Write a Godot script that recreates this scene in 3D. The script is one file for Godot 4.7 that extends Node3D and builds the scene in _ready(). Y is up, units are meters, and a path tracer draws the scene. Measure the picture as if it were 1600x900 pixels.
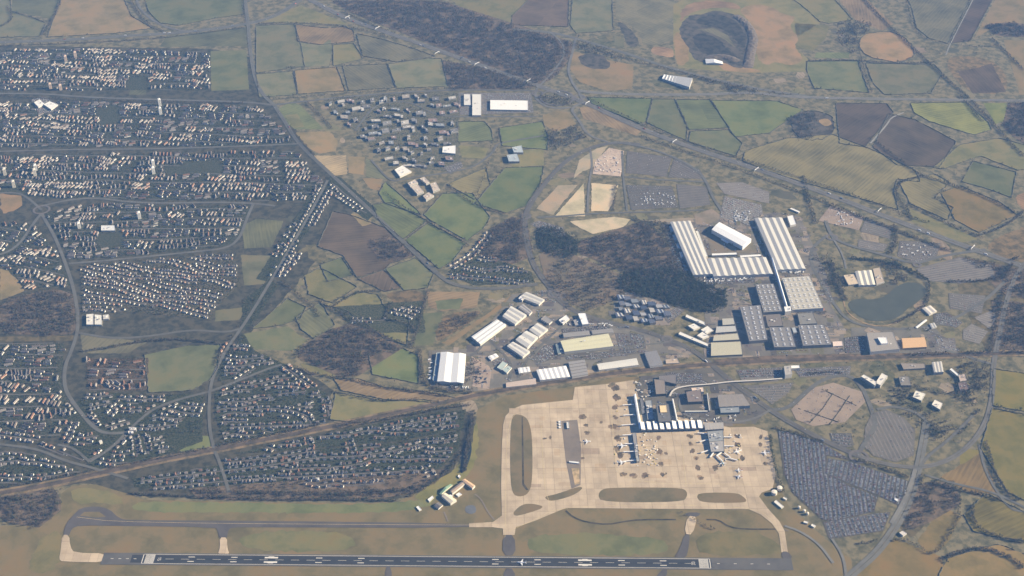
extends Node3D
# An airport with its town, exhibition halls and farmland, seen from an aeroplane on a low winter sun.
# Points are written as pixels of a 1600 x 900 picture and laid down on the ground plane (or on the plane of a roof) with G().

const EYE := 3650.0
const FOCAL := 2200.0
const PITCH := 34.5
const MASK_X := -3800.0
const MASK_Z := -9400.0
const CELL := 4.0
const MASK_W := 1900
const MASK_H := 1520
const Y_FIELD := 0.2
const Y_PAVED := 0.9
const Y_ROAD := 1.3

var rng := RandomNumberGenerator.new()
var used := {}
var mask := PackedByteArray()
var mats := {}
var textures := {}
var trees := []
var houses := []
var cars := []
var car_mesh: Array = []
var hedge_noise := FastNoiseLite.new()


func _ready() -> void:
	var camera := Camera3D.new()
	camera.position = Vector3(0, EYE, 0)
	camera.rotation_degrees.x = -PITCH
	camera.fov = 2.0 * rad_to_deg(atan(450.0 / FOCAL))
	camera.near = 5.0
	camera.far = 150000.0
	add_child(camera)
	var air := Environment.new()
	air.background_mode = Environment.BG_SKY
	var dome := ProceduralSkyMaterial.new()
	dome.sky_top_color = Color(0.22, 0.385, 0.66)
	dome.sky_horizon_color = Color(0.70, 0.77, 0.85)
	dome.ground_horizon_color = Color(0.62, 0.68, 0.74)
	dome.ground_bottom_color = Color(0.30, 0.30, 0.28)
	dome.sky_curve = 0.12
	dome.sun_angle_max = 8.0
	var sky := Sky.new()
	sky.sky_material = dome
	air.sky = sky
	air.background_energy_multiplier = 0.27
	air.tonemap_mode = Environment.TONE_MAPPER_LINEAR
	air.tonemap_exposure = 3.3
	air.fog_enabled = true
	air.fog_density = 0.000027
	air.fog_light_color = Color(0.49, 0.70, 1.0)
	air.sdfgi_enabled = true
	air.ssao_enabled = true
	air.ssil_enabled = true
	var world := WorldEnvironment.new()
	world.environment = air
	add_child(world)
	var sun := DirectionalLight3D.new()
	sun.light_energy = 1.6
	sun.light_color = Color(1.0, 0.928, 0.79)
	sun.light_angular_distance = 0.5
	sun.shadow_enabled = true
	add_child(sun)
	sun.look_at_from_position(Vector3(0.92, 0.39, -0.10) * 100.0, Vector3.ZERO)

	rng.seed = 20240117
	hedge_noise.seed = 5
	hedge_noise.frequency = 0.02
	mask.resize(MASK_W * MASK_H)
	make_textures()
	build_land()
	build_roads()
	build_airfield()
	build_car_parks()
	build_terminal()
	build_halls()
	build_industry()
	build_offices()
	build_aircraft()
	build_town()
	build_woods()
	build_traffic()
	plant_trees()
	raise_houses()
	park_cars()


# ---------------------------------------------------------------- helpers

func G(px: float, py: float, h := 0.0) -> Vector2:
	var d := Vector3((px - 800.0) / FOCAL, (450.0 - py) / FOCAL, -1.0).rotated(Vector3.RIGHT, -deg_to_rad(PITCH))
	var t := (EYE - h) / -d.y
	return Vector2(d.x * t, d.z * t)


func W(a: Array, smooth := 0, closed := true) -> PackedVector2Array:
	var p := PackedVector2Array()
	for i in a.size() / 2:
		p.append(G(a[i * 2], a[i * 2 + 1]))
	return rounded(p, smooth, closed)


func rounded(p: PackedVector2Array, times: int, closed := true) -> PackedVector2Array:
	for k in times:
		var q := PackedVector2Array()
		var n := p.size()
		if not closed:
			q.append(p[0])
		for i in (n if closed else n - 1):
			var a := p[i]
			var b := p[(i + 1) % n]
			q.append(a.lerp(b, 0.25))
			q.append(a.lerp(b, 0.75))
		if not closed:
			q.append(p[n - 1])
		p = q
	return p


func uneven(p: PackedVector2Array, step: float, amount: float) -> PackedVector2Array:
	var q := PackedVector2Array()
	for i in p.size():
		var a := p[i]
		var b := p[(i + 1) % p.size()]
		var n := maxi(1, int(a.distance_to(b) / step))
		for k in n:
			var c := a.lerp(b, float(k) / n)
			q.append(c + Vector2(hedge_noise.get_noise_2d(c.x * 1.7, c.y * 1.7), hedge_noise.get_noise_2d(c.x * 1.7 + 900.0, c.y * 1.7)) * amount)
	return q


func unique(called: String) -> String:
	var n: int = used.get(called, 0)
	used[called] = n + 1
	return called if n == 0 else "%s_%03d" % [called, n]


func tag(o: Node, label: String, category: String, group := "", kind := "") -> void:
	if label:
		o.set_meta("label", label)
	if category:
		o.set_meta("category", category)
	if group:
		o.set_meta("group", group)
	if kind:
		o.set_meta("kind", kind)


func thing(called: String, label: String, category: String, at: Vector3, turn := 0.0, group := "") -> Node3D:
	var o := Node3D.new()
	o.name = unique(called)
	add_child(o)
	o.position = at
	o.rotation.y = turn
	tag(o, label, category, group)
	return o


func piece(called: String, mesh: Mesh, material: Material, parent: Node) -> MeshInstance3D:
	var o := MeshInstance3D.new()
	o.name = called if parent != self else unique(called)
	o.mesh = mesh
	if material:
		o.material_override = material
	parent.add_child(o, true)
	return o


func begin() -> SurfaceTool:
	var st := SurfaceTool.new()
	st.begin(Mesh.PRIMITIVE_TRIANGLES)
	st.set_smooth_group(-1)
	return st


func quad(st: SurfaceTool, a: Vector3, b: Vector3, c: Vector3, d: Vector3) -> void:
	for v in [a, b, c, a, c, d]:
		st.add_vertex(v)


func tri(st: SurfaceTool, a: Vector3, b: Vector3, c: Vector3) -> void:
	for v in [a, b, c]:
		st.add_vertex(v)


func done(st: SurfaceTool) -> ArrayMesh:
	st.generate_normals()
	return st.commit()


func box(st: SurfaceTool, lo: Vector3, hi: Vector3) -> void:
	var p := []
	for i in 8:
		p.append(Vector3(hi.x if i & 1 else lo.x, hi.y if i & 2 else lo.y, hi.z if i & 4 else lo.z))
	for f in [[0, 1, 3, 2], [5, 4, 6, 7], [4, 0, 2, 6], [1, 5, 7, 3], [2, 3, 7, 6], [4, 5, 1, 0]]:
		quad(st, p[f[0]], p[f[1]], p[f[2]], p[f[3]])


func paint(c: Color, rough := 0.8, grain := "", metal := 0.0) -> StandardMaterial3D:
	var key := "%s %s %s %s" % [c, rough, grain, metal]
	if not mats.has(key):
		var m := StandardMaterial3D.new()
		m.albedo_color = c.linear_to_srgb()
		m.roughness = rough
		m.metallic = metal
		if grain:
			m.albedo_texture = textures[grain]
			m.uv1_triplanar = true
			m.uv1_world_triplanar = true
			m.uv1_scale = Vector3.ONE / 70.0
		mats[key] = m
	return mats[key]


func tinted(grain: String) -> StandardMaterial3D:
	var key := "tinted " + grain
	if not mats.has(key):
		var m := StandardMaterial3D.new()
		m.vertex_color_use_as_albedo = true
		m.roughness = 0.95
		m.metallic_specular = 0.2
		if grain:
			m.albedo_texture = textures[grain]
		mats[key] = m
	return mats[key]


# ---------------------------------------------------------------- textures (what surfaces are made of)

func ramp_noise(freq: float, octaves: int, warp: float, stops: Array, size := 1024, seed_value := 1, type := FastNoiseLite.TYPE_SIMPLEX_SMOOTH) -> NoiseTexture2D:
	var n := FastNoiseLite.new()
	n.seed = seed_value
	n.noise_type = type
	n.frequency = freq
	n.fractal_octaves = octaves
	n.fractal_gain = 0.64
	if warp > 0.0:
		n.domain_warp_enabled = true
		n.domain_warp_amplitude = warp
		n.domain_warp_frequency = freq * 1.5
	var t := NoiseTexture2D.new()
	t.width = size
	t.height = size
	t.seamless = true
	t.noise = n
	var g := Gradient.new()
	g.offsets = PackedFloat32Array()
	var cols := PackedColorArray()
	var offs := PackedFloat32Array()
	for s in stops:
		offs.append(s[0])
		cols.append(Color(s[1], s[2], s[3]).linear_to_srgb())
	g.offsets = offs
	g.colors = cols
	t.color_ramp = g
	return t


func make_textures() -> void:
	textures.grass = ramp_noise(0.006, 7, 40.0, [[0.0, 0.50, 0.55, 0.48], [0.35, 0.74, 0.80, 0.70], [0.55, 0.92, 0.92, 0.84], [0.75, 1.0, 0.94, 0.80], [1.0, 1.0, 0.84, 0.70]], 1024, 3)
	textures.scrub = ramp_noise(0.012, 6, 30.0, [[0.0, 0.22, 0.26, 0.22], [0.4, 0.55, 0.55, 0.46], [0.6, 0.85, 0.80, 0.68], [1.0, 1.0, 0.90, 0.76]], 1024, 8)
	textures.garden = ramp_noise(0.035, 5, 14.0, [[0.0, 0.14, 0.20, 0.13], [0.35, 0.35, 0.46, 0.30], [0.5, 0.62, 0.66, 0.48], [0.62, 0.80, 0.74, 0.64], [0.8, 1.0, 0.96, 0.92], [1.0, 1.0, 1.0, 1.0]], 1024, 14)
	textures.asphalt = ramp_noise(0.01, 6, 20.0, [[0.0, 0.66, 0.66, 0.68], [0.5, 0.86, 0.86, 0.86], [1.0, 1.0, 0.98, 0.95]], 512, 21)
	textures.roofing = ramp_noise(0.02, 5, 10.0, [[0.0, 0.72, 0.72, 0.70], [0.45, 0.90, 0.90, 0.89], [1.0, 1.0, 1.0, 1.0]], 512, 27)
	textures.water = ramp_noise(0.01, 4, 10.0, [[0.0, 0.8, 0.82, 0.85], [1.0, 1.0, 1.0, 1.0]], 256, 33)
	# ploughed and drilled land: furrows that waver, over patches of damp and dry soil
	var soil := FastNoiseLite.new()
	soil.seed = 41
	soil.frequency = 0.006
	soil.fractal_octaves = 5
	var fine := FastNoiseLite.new()
	fine.seed = 42
	fine.frequency = 0.05
	var im := Image.create(512, 512, false, Image.FORMAT_RGB8)
	var slab := Image.create(512, 512, false, Image.FORMAT_RGB8)
	for y in 512:
		for x in 512:
			var s := soil.get_noise_2d(x, y)
			var f := sin(y * TAU / 16.0 + s * 3.0) * 0.06 + fine.get_noise_2d(x * 0.12, y * 2.5) * 0.22
			var v := clampf(0.80 + s * 0.42 + f, 0.3, 1.0)
			im.set_pixel(x, y, Color(v, v * (0.985 - s * 0.05), v * (0.97 - s * 0.1)).linear_to_srgb())
			var joint := 0.86 if x % 32 < 2 or y % 32 < 2 else 1.0
			var row := 0.85 if x % 128 < 3 or y % 128 < 3 else 1.0
			var bay := 0.87 + 0.13 * fmod(absf(sin(float(x / 32) * 12.9 + float(y / 64) * 78.2)) * 437.5, 1.0)
			var w := clampf((0.93 + fine.get_noise_2d(x * 0.4, y * 0.25 + 300.0) * 0.16 + soil.get_noise_2d(x + 700.0, y) * 0.22) * joint * row * bay, 0.3, 1.0)
			slab.set_pixel(x, y, Color(w, w * 0.99, w * 0.975).linear_to_srgb())
	textures.plough = ImageTexture.create_from_image(im)
	textures.slabs = ImageTexture.create_from_image(slab)


const GRAIN_SIZE := {"grass": 1300.0, "scrub": 700.0, "garden": 420.0, "asphalt": 500.0, "plough": 640.0, "slabs": 480.0, "water": 300.0}


# ---------------------------------------------------------------- sheets laid on the ground

func sheet(called: String, p: PackedVector2Array, y: float, c: Color, grain: String, turn := 0.0, parent: Node = self, gloss := 0.0) -> MeshInstance3D:
	var idx := Geometry2D.triangulate_polygon(p)
	if idx.is_empty():
		p = Geometry2D.convex_hull(p)
		p.remove_at(p.size() - 1)
		idx = Geometry2D.triangulate_polygon(p)
	var st := SurfaceTool.new()
	st.begin(Mesh.PRIMITIVE_TRIANGLES)
	var size: float = GRAIN_SIZE.get(grain, 500.0)
	for k in idx.size() / 3:
		var t := [p[idx[k * 3]], p[idx[k * 3 + 1]], p[idx[k * 3 + 2]]]
		if (t[1] - t[0]).cross(t[2] - t[0]) < 0.0:
			t = [t[0], t[2], t[1]]
		for v in t:
			var uv: Vector2 = v.rotated(turn) / size
			st.set_color(c)
			st.set_normal(Vector3.UP)
			st.set_uv(uv)
			st.add_vertex(Vector3(v.x, y, v.y))
	var m := tinted(grain)
	var o := piece(called, st.commit(), m, parent)
	if parent == self:
		o.set_meta("kind", "structure")
	return o


func ribbon(called: String, p: PackedVector2Array, width: float, y: float, c: Color, grain := "asphalt", parent: Node = self, closed := false) -> MeshInstance3D:
	var st := SurfaceTool.new()
	st.begin(Mesh.PRIMITIVE_TRIANGLES)
	var n := p.size()
	var l := []
	var r := []
	for i in n:
		var a := p[(i - 1 + n) % n] if closed else p[maxi(i - 1, 0)]
		var b := p[(i + 1) % n] if closed else p[mini(i + 1, n - 1)]
		var d := (b - a).normalized()
		var s := Vector2(-d.y, d.x) * width * 0.5
		l.append(p[i] - s)
		r.append(p[i] + s)
	var size: float = GRAIN_SIZE.get(grain, 500.0)
	for i in (n if closed else n - 1):
		var j := (i + 1) % n
		for v in [l[i], r[j], r[i], l[i], l[j], r[j]]:
			st.set_color(c)
			st.set_normal(Vector3.UP)
			st.set_uv(v / size)
			st.add_vertex(Vector3(v.x, y, v.y))
	var o := piece(called, st.commit(), tinted(grain), parent)
	if parent == self:
		o.set_meta("kind", "structure")
	return o


func mark(p: Vector2, r: float) -> void:
	var x0 := int((p.x - r - MASK_X) / CELL)
	var x1 := int((p.x + r - MASK_X) / CELL)
	var z0 := int((p.y - r - MASK_Z) / CELL)
	var z1 := int((p.y + r - MASK_Z) / CELL)
	for z in range(maxi(z0, 0), mini(z1, MASK_H - 1) + 1):
		for x in range(maxi(x0, 0), mini(x1, MASK_W - 1) + 1):
			mask[z * MASK_W + x] = 1


func mark_line(p: PackedVector2Array, r: float, closed := false) -> void:
	for i in (p.size() if closed else p.size() - 1):
		var a := p[i]
		var b := p[(i + 1) % p.size()]
		var n := int(a.distance_to(b) / maxf(r, 4.0)) + 1
		for k in n + 1:
			mark(a.lerp(b, float(k) / n), r)


func mark_area(p: PackedVector2Array) -> void:
	var lo := p[0]
	var hi := p[0]
	for v in p:
		lo = lo.min(v)
		hi = hi.max(v)
	for z in range(maxi(int((lo.y - MASK_Z) / CELL), 0), mini(int((hi.y - MASK_Z) / CELL), MASK_H - 1) + 1):
		for x in range(maxi(int((lo.x - MASK_X) / CELL), 0), mini(int((hi.x - MASK_X) / CELL), MASK_W - 1) + 1):
			if Geometry2D.is_point_in_polygon(Vector2(MASK_X + (x + 0.5) * CELL, MASK_Z + (z + 0.5) * CELL), p):
				mask[z * MASK_W + x] = 1


func is_free(p: Vector2, r: float) -> bool:
	for s in [Vector2.ZERO, Vector2(r, r), Vector2(-r, r), Vector2(r, -r), Vector2(-r, -r), Vector2(r, 0), Vector2(-r, 0), Vector2(0, r), Vector2(0, -r)]:
		var x := int((p.x + s.x - MASK_X) / CELL)
		var z := int((p.y + s.y - MASK_Z) / CELL)
		if x < 0 or z < 0 or x >= MASK_W or z >= MASK_H or mask[z * MASK_W + x]:
			return false
	return true


func along(p: PackedVector2Array, step: float, closed := false) -> Array:
	var out := []
	var left := step * 0.5
	for i in (p.size() if closed else p.size() - 1):
		var a := p[i]
		var b := p[(i + 1) % p.size()]
		var d := a.distance_to(b)
		var at := left
		while at < d:
			out.append([a.lerp(b, at / d), (b - a) / d])
			at += step
		left = at - d
	return out


# ---------------------------------------------------------------- the land: fields, hedges, water

const SOIL := {
	"g": [Color(0.148, 0.148, 0.077), "grass"], "G": [Color(0.148, 0.164, 0.069), "grass"], "Y": [Color(0.212, 0.216, 0.066), "grass"],
	"o": [Color(0.199, 0.173, 0.082), "grass"], "b": [Color(0.252, 0.185, 0.100), "grass"], "k": [Color(0.171, 0.157, 0.093), "grass"],
	"p": [Color(0.148, 0.111, 0.073), "plough"], "P": [Color(0.108, 0.082, 0.056), "plough"], "r": [Color(0.307, 0.203, 0.109), "grass"],
	"s": [Color(0.435, 0.338, 0.188), "plough"], "h": [Color(0.208, 0.157, 0.090), "scrub"], "d": [Color(0.148, 0.125, 0.073), "scrub"],
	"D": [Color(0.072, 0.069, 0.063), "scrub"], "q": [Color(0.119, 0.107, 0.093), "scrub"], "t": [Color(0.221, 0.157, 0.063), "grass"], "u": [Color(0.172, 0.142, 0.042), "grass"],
}
# kind of land, hedged or not, outline
const FIELDS := [
	["k", 1, [-60, -10, 15, -10, 18, 18, 45, 25, 72, 36, 62, 57, -60, 60]],
	["g", 0, [20, -10, 96, -10, 80, 30, 60, 25, 18, 18]],
	["b", 1, [99, -10, 190, -10, 205, 25, 238, 44, 180, 52, 74, 58, 82, 35]],
	["g", 1, [224, -10, 380, -10, 382, 22, 340, 28, 278, 40, 250, 36, 232, 18]],
	["g", 0, [260, 57, 386, 42, 388, 72, 250, 73]], ["g", 0, [329, 80, 385, 78, 389, 140, 330, 142]],
	["G", 0, [155, 170, 183, 165, 188, 192, 158, 197]], ["g", 0, [205, 122, 230, 122, 228, 148, 202, 148]], ["b", 2, [203, 121, 216, 121, 216, 134, 203, 134]],
	["k", 1, [400, 40, 460, 38, 470, 70, 476, 104, 400, 114]], ["b", 1, [462, 38, 508, 44, 540, 42, 552, 48, 555, 65, 500, 70, 465, 65]],
	["k", 0, [465, 66, 500, 71, 516, 62, 519, 76, 514, 103, 476, 104]], ["o", 1, [520, 70, 552, 68, 562, 82, 566, 92, 555, 95, 521, 103]],
	["k", 1, [556, 52, 600, 62, 640, 74, 680, 88, 620, 97, 600, 93, 567, 88]], ["k", 1, [400, 116, 458, 111, 465, 148, 405, 152]],
	["b", 1, [460, 110, 526, 105, 540, 142, 466, 147]], ["k", 1, [535, 103, 604, 100, 618, 137, 545, 142]], ["k", 1, [606, 100, 670, 91, 690, 92, 700, 135, 620, 138]],
	["o", 0, [410, 34, 470, 8, 545, 38, 500, 37, 440, 35]],
	["G", 0, [432, 172, 455, 158, 470, 165, 500, 195, 505, 202, 460, 202, 445, 190]], ["o", 2, [445, 180, 465, 178, 476, 198, 458, 200]],
	["b", 0, [461, 207, 515, 205, 528, 220, 525, 236, 500, 240, 482, 232]], ["G", 1, [715, 190, 757, 190, 768, 203, 770, 220, 715, 222]],
	["G", 1, [780, 200, 848, 190, 857, 215, 855, 234, 785, 228]], ["o", 0, [715, 226, 765, 232, 755, 248, 722, 246]],
	["p", 1, [835, -10, 889, -10, 888, 42, 800, 39, 800, 25]], ["o", 0, [690, -10, 834, -10, 800, 24, 798, 36, 730, 18]], ["k", 1, [895, -10, 956, -10, 958, 48, 900, 52, 891, 40]],
	["k", 0, [961, -10, 1045, -10, 1060, 10, 1050, 35, 1056, 60, 1030, 70, 1005, 70, 1000, 52, 982, 36, 962, 30]],
	["q", 2, [963, 33, 974, 36, 998, 58, 998, 73, 983, 74, 975, 55]], ["k", 2, [960, 55, 975, 60, 975, 74, 960, 70]],
	["P", 1, [808, 60, 850, 60, 883, 80, 875, 97, 837, 130, 818, 122]],
	["b", 0, [896, 80, 960, 96, 990, 101, 988, 139, 950, 142, 905, 128, 891, 108]], ["q", 2, [905, 85, 935, 84, 950, 92, 955, 108, 925, 108, 905, 100]],
	["r", 0, [1018, 71, 1054, 76, 1054, 92, 1018, 84]],
	["o", 0, [1052, 8, 1082, -10, 1238, -10, 1262, 18, 1282, 36, 1245, 58, 1240, 72, 1262, 92, 1258, 112, 1160, 114, 1060, 106, 1052, 80]],
	["r", 2, [1152, 14, 1180, 6, 1206, 10, 1222, 22, 1246, 26, 1232, 42, 1250, 60, 1238, 72, 1258, 92, 1240, 104, 1212, 96, 1196, 104, 1180, 88, 1184, 60, 1172, 34]], ["r", 2, [1064, 10, 1100, 0, 1150, 4, 1162, 16, 1120, 10, 1074, 20, 1062, 40]], ["r", 2, [1052, 50, 1066, 52, 1078, 78, 1076, 100, 1058, 104, 1054, 78]], ["r", 2, [1130, 96, 1160, 104, 1200, 112, 1150, 114, 1120, 106]],
	["q", 3, [1062, 44, 1070, 30, 1082, 22, 1096, 24, 1112, 16, 1140, 20, 1160, 28, 1164, 40, 1174, 48, 1176, 70, 1166, 84, 1168, 104, 1152, 108, 1128, 96, 1104, 100, 1082, 92, 1074, 70, 1062, 58]],
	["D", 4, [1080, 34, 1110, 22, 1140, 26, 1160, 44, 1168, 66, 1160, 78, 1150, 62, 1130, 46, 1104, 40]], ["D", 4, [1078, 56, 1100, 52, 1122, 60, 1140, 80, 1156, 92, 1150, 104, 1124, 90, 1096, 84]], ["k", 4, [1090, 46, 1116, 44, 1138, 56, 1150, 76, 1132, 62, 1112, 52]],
	["G", 1, [918, 152, 1019, 154, 1010, 190, 1000, 194, 925, 162]], ["g", 1, [1020, 155, 1054, 155, 1074, 200, 1072, 220, 1011, 192]],
	["G", 1, [1056, 156, 1109, 156, 1140, 200, 1108, 201, 1077, 203]], ["G", 1, [1112, 157, 1215, 158, 1255, 172, 1230, 188, 1202, 208, 1148, 214]],
	["g", 1, [1078, 205, 1138, 203, 1160, 224, 1150, 244, 1076, 222]],
	["b", 0, [905, 168, 925, 167, 1002, 205, 994, 212, 945, 196, 912, 186]], ["b", 0, [848, 180, 868, 173, 890, 176, 900, 194, 866, 206, 850, 195]],
	["o", 1, [1225, -10, 1296, -10, 1332, 31, 1295, 37, 1281, 34, 1252, 8]], ["b", 0, [1302, -10, 1346, -10, 1396, 38, 1378, 48, 1338, 32]],
	["o", 0, [1242, 36, 1296, 40, 1290, 60, 1270, 80, 1244, 74]], ["g", 1, [1261, 96, 1340, 95, 1358, 145, 1272, 138, 1261, 112]],
	["G", 0, [1275, 82, 1328, 82, 1326, 91, 1272, 90]], ["r", 1, [1342, 58, 1362, 50, 1408, 50, 1434, 85, 1410, 98, 1382, 95, 1346, 85]],
	["k", 1, [1352, 99, 1460, 101, 1473, 115, 1454, 146, 1382, 148, 1364, 130]], ["k", 1, [1415, -10, 1520, -10, 1481, 68, 1452, 60, 1432, 44, 1426, 18]],
	["P", 1, [1524, -10, 1556, -10, 1516, 64, 1484, 68]], ["b", 0, [1560, -10, 1640, -10, 1640, 34, 1552, 44, 1522, 60]],
	["h", 0, [1478, 86, 1560, 92, 1582, 146, 1516, 148, 1482, 112]], ["P", 2, [1496, 112, 1528, 106, 1550, 99, 1572, 144, 1520, 146]], ["b", 0, [1568, 62, 1640, 66, 1640, 150, 1594, 148]],
	["Y", 1, [1422, 161, 1510, 160, 1545, 192, 1549, 203, 1522, 211, 1452, 190, 1428, 176]], ["Y", 0, [1536, 161, 1572, 161, 1578, 184, 1556, 194]],
	["P", 1, [1306, 161, 1385, 162, 1396, 176, 1382, 192, 1352, 230, 1312, 224]], ["P", 1, [1388, 178, 1430, 187, 1494, 221, 1468, 261, 1402, 258, 1364, 230]],
	["q", 1, [1232, 186, 1258, 172, 1302, 178, 1304, 214, 1250, 222]], ["r", 2, [1280, 186, 1300, 186, 1298, 198, 1282, 196]],
	["o", 1, [1164, 236, 1230, 216, 1300, 210, 1368, 236, 1430, 266, 1438, 284, 1402, 280, 1396, 300, 1404, 328, 1330, 306, 1232, 278, 1160, 252]],
	["o", 1, [1458, 262, 1500, 226, 1560, 216, 1640, 236, 1640, 262, 1590, 266, 1532, 244, 1474, 264]], ["g", 1, [1520, 252, 1588, 269, 1580, 309, 1540, 294, 1502, 284]],
	["o", 1, [1406, 286, 1460, 272, 1484, 285, 1460, 309, 1490, 325, 1480, 344, 1422, 318]], ["t", 1, [1470, 301, 1500, 290, 1560, 315, 1590, 336, 1530, 364, 1492, 344]],
	["o", 0, [1412, 322, 1480, 350, 1528, 374, 1500, 380, 1424, 346]], ["r", 0, [1585, 300, 1640, 300, 1640, 348, 1592, 326]], ["h", 0, [1544, 374, 1640, 340, 1640, 420, 1545, 398]],
	["d", 0, [1490, 400, 1640, 420, 1640, 560, 1545, 556, 1500, 470]], ["t", 2, [1560, 500, 1600, 470, 1640, 480, 1640, 540, 1575, 545]],
	["o", 0, [800, 236, 850, 232, 850, 258, 800, 262]], ["G", 1, [742, 318, 770, 284, 790, 262, 850, 260, 845, 285, 822, 322, 790, 333]],
	["o", 1, [698, 288, 736, 272, 760, 262, 766, 290, 742, 312]],
	["s", 0, [490, 243, 540, 243, 543, 272, 520, 275]], ["b", 0, [545, 245, 570, 245, 568, 273, 545, 270]], ["g", 0, [572, 245, 596, 268, 604, 280, 572, 276]], ["b", 0, [566, 278, 598, 280, 594, 298, 578, 295]],
	["G", 1, [602, 284, 650, 326, 658, 336, 602, 318, 592, 302]], ["G", 1, [582, 320, 610, 316, 668, 345, 630, 374, 592, 344]],
	["G", 1, [662, 336, 692, 302, 738, 302, 766, 340, 755, 358, 730, 376, 672, 344]], ["G", 1, [633, 375, 670, 348, 728, 380, 708, 408, 686, 420]],
	["p", 1, [520, 330, 545, 335, 575, 346, 602, 356, 648, 400, 610, 412, 600, 422, 558, 434, 536, 400, 496, 385]], ["b", 2, [548, 334, 578, 334, 580, 350, 566, 354]],
	["g", 1, [602, 420, 650, 403, 678, 428, 668, 450, 632, 454]], ["p", 1, [558, 436, 600, 422, 628, 450, 602, 456]],
	["g", 1, [500, 414, 534, 402, 552, 430, 512, 440]], ["o", 1, [476, 430, 500, 418, 558, 448, 520, 474, 482, 460]],
	["g", 0, [378, 352, 402, 342, 444, 345, 424, 386, 382, 388]], ["k", 0, [376, 398, 428, 400, 414, 444, 382, 446]],
	["g", 1, [394, 514, 450, 466, 478, 480, 470, 498, 440, 508]], ["g", 1, [462, 496, 500, 472, 524, 508, 490, 530, 470, 514]], ["g", 0, [380, 522, 450, 510, 480, 532, 456, 548, 398, 546]],
	["o", 1, [506, 476, 560, 456, 590, 460, 604, 485, 598, 500, 555, 495, 540, 485]], ["h", 0, [602, 456, 660, 452, 667, 480, 612, 476]], ["o", 1, [572, 506, 640, 500, 636, 540, 602, 530]],
	["g", 0, [656, 490, 692, 488, 676, 540, 645, 540]], ["b", 0, [666, 456, 750, 456, 745, 480, 692, 486, 670, 480]], ["g", 2, [680, 470, 724, 466, 718, 483, 684, 484]],
	["b", 0, [760, 492, 800, 460, 806, 466, 700, 540, 690, 536]], ["h", 2, [690, 492, 745, 484, 755, 490, 690, 534, 678, 530]],
	["G", 1, [576, 554, 630, 545, 654, 555, 654, 600, 582, 585]], ["o", 0, [468, 568, 500, 572, 545, 588, 512, 588, 480, 580]],
	["b", 1, [522, 592, 560, 592, 600, 605, 680, 614, 712, 622, 690, 630, 600, 624, 532, 610]], ["o", 1, [515, 656, 525, 613, 600, 627, 660, 625, 700, 629, 640, 647, 560, 661]],
	["g", 1, [226, 554, 290, 540, 345, 538, 340, 578, 326, 594, 300, 610, 232, 614]], ["k", 0, [125, 520, 180, 528, 230, 535, 200, 552, 130, 552]],
	["k", 0, [336, 485, 384, 480, 374, 500, 336, 502]], ["G", 0, [263, 682, 290, 678, 328, 682, 330, 704, 285, 706, 268, 696]], ["o", 0, [284, 656, 297, 656, 297, 666, 284, 666]],
	["b", 0, [0, 420, 20, 424, 38, 455, 0, 470]], ["g", 0, [158, 365, 192, 365, 192, 387, 160, 386]], ["b", 0, [258, 262, 288, 260, 288, 273, 262, 272]], ["g", 0, [288, 252, 345, 252, 344, 270, 288, 272]],
	["r", 0, [0, 285, 20, 290, 40, 320, 10, 335, 0, 332]], ["d", 0, [0, 526, 118, 524, 116, 532, 0, 534]],
	# right-hand farmland
	["u", 1, [1552, 576, 1640, 590, 1640, 650, 1550, 634]], ["u", 1, [1550, 638, 1640, 655, 1640, 800, 1575, 770, 1532, 700]], ["t", 0, [1470, 745, 1532, 708, 1560, 770, 1520, 775]],
	["t", 0, [1345, 880, 1400, 842, 1470, 870, 1480, 905, 1330, 920]], ["t", 0, [1432, 845, 1475, 790, 1502, 808, 1480, 850, 1452, 870]], ["u", 1, [1505, 805, 1540, 770, 1600, 800, 1640, 850, 1560, 840, 1520, 830]],
	["t", 1, [1480, 872, 1560, 850, 1640, 880, 1640, 960, 1440, 960]], ["u", 0, [1500, 700, 1535, 704, 1500, 730]],
	["d", 0, [1400, 760, 1490, 750, 1500, 790, 1470, 800, 1425, 840, 1405, 825]],
]

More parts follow.
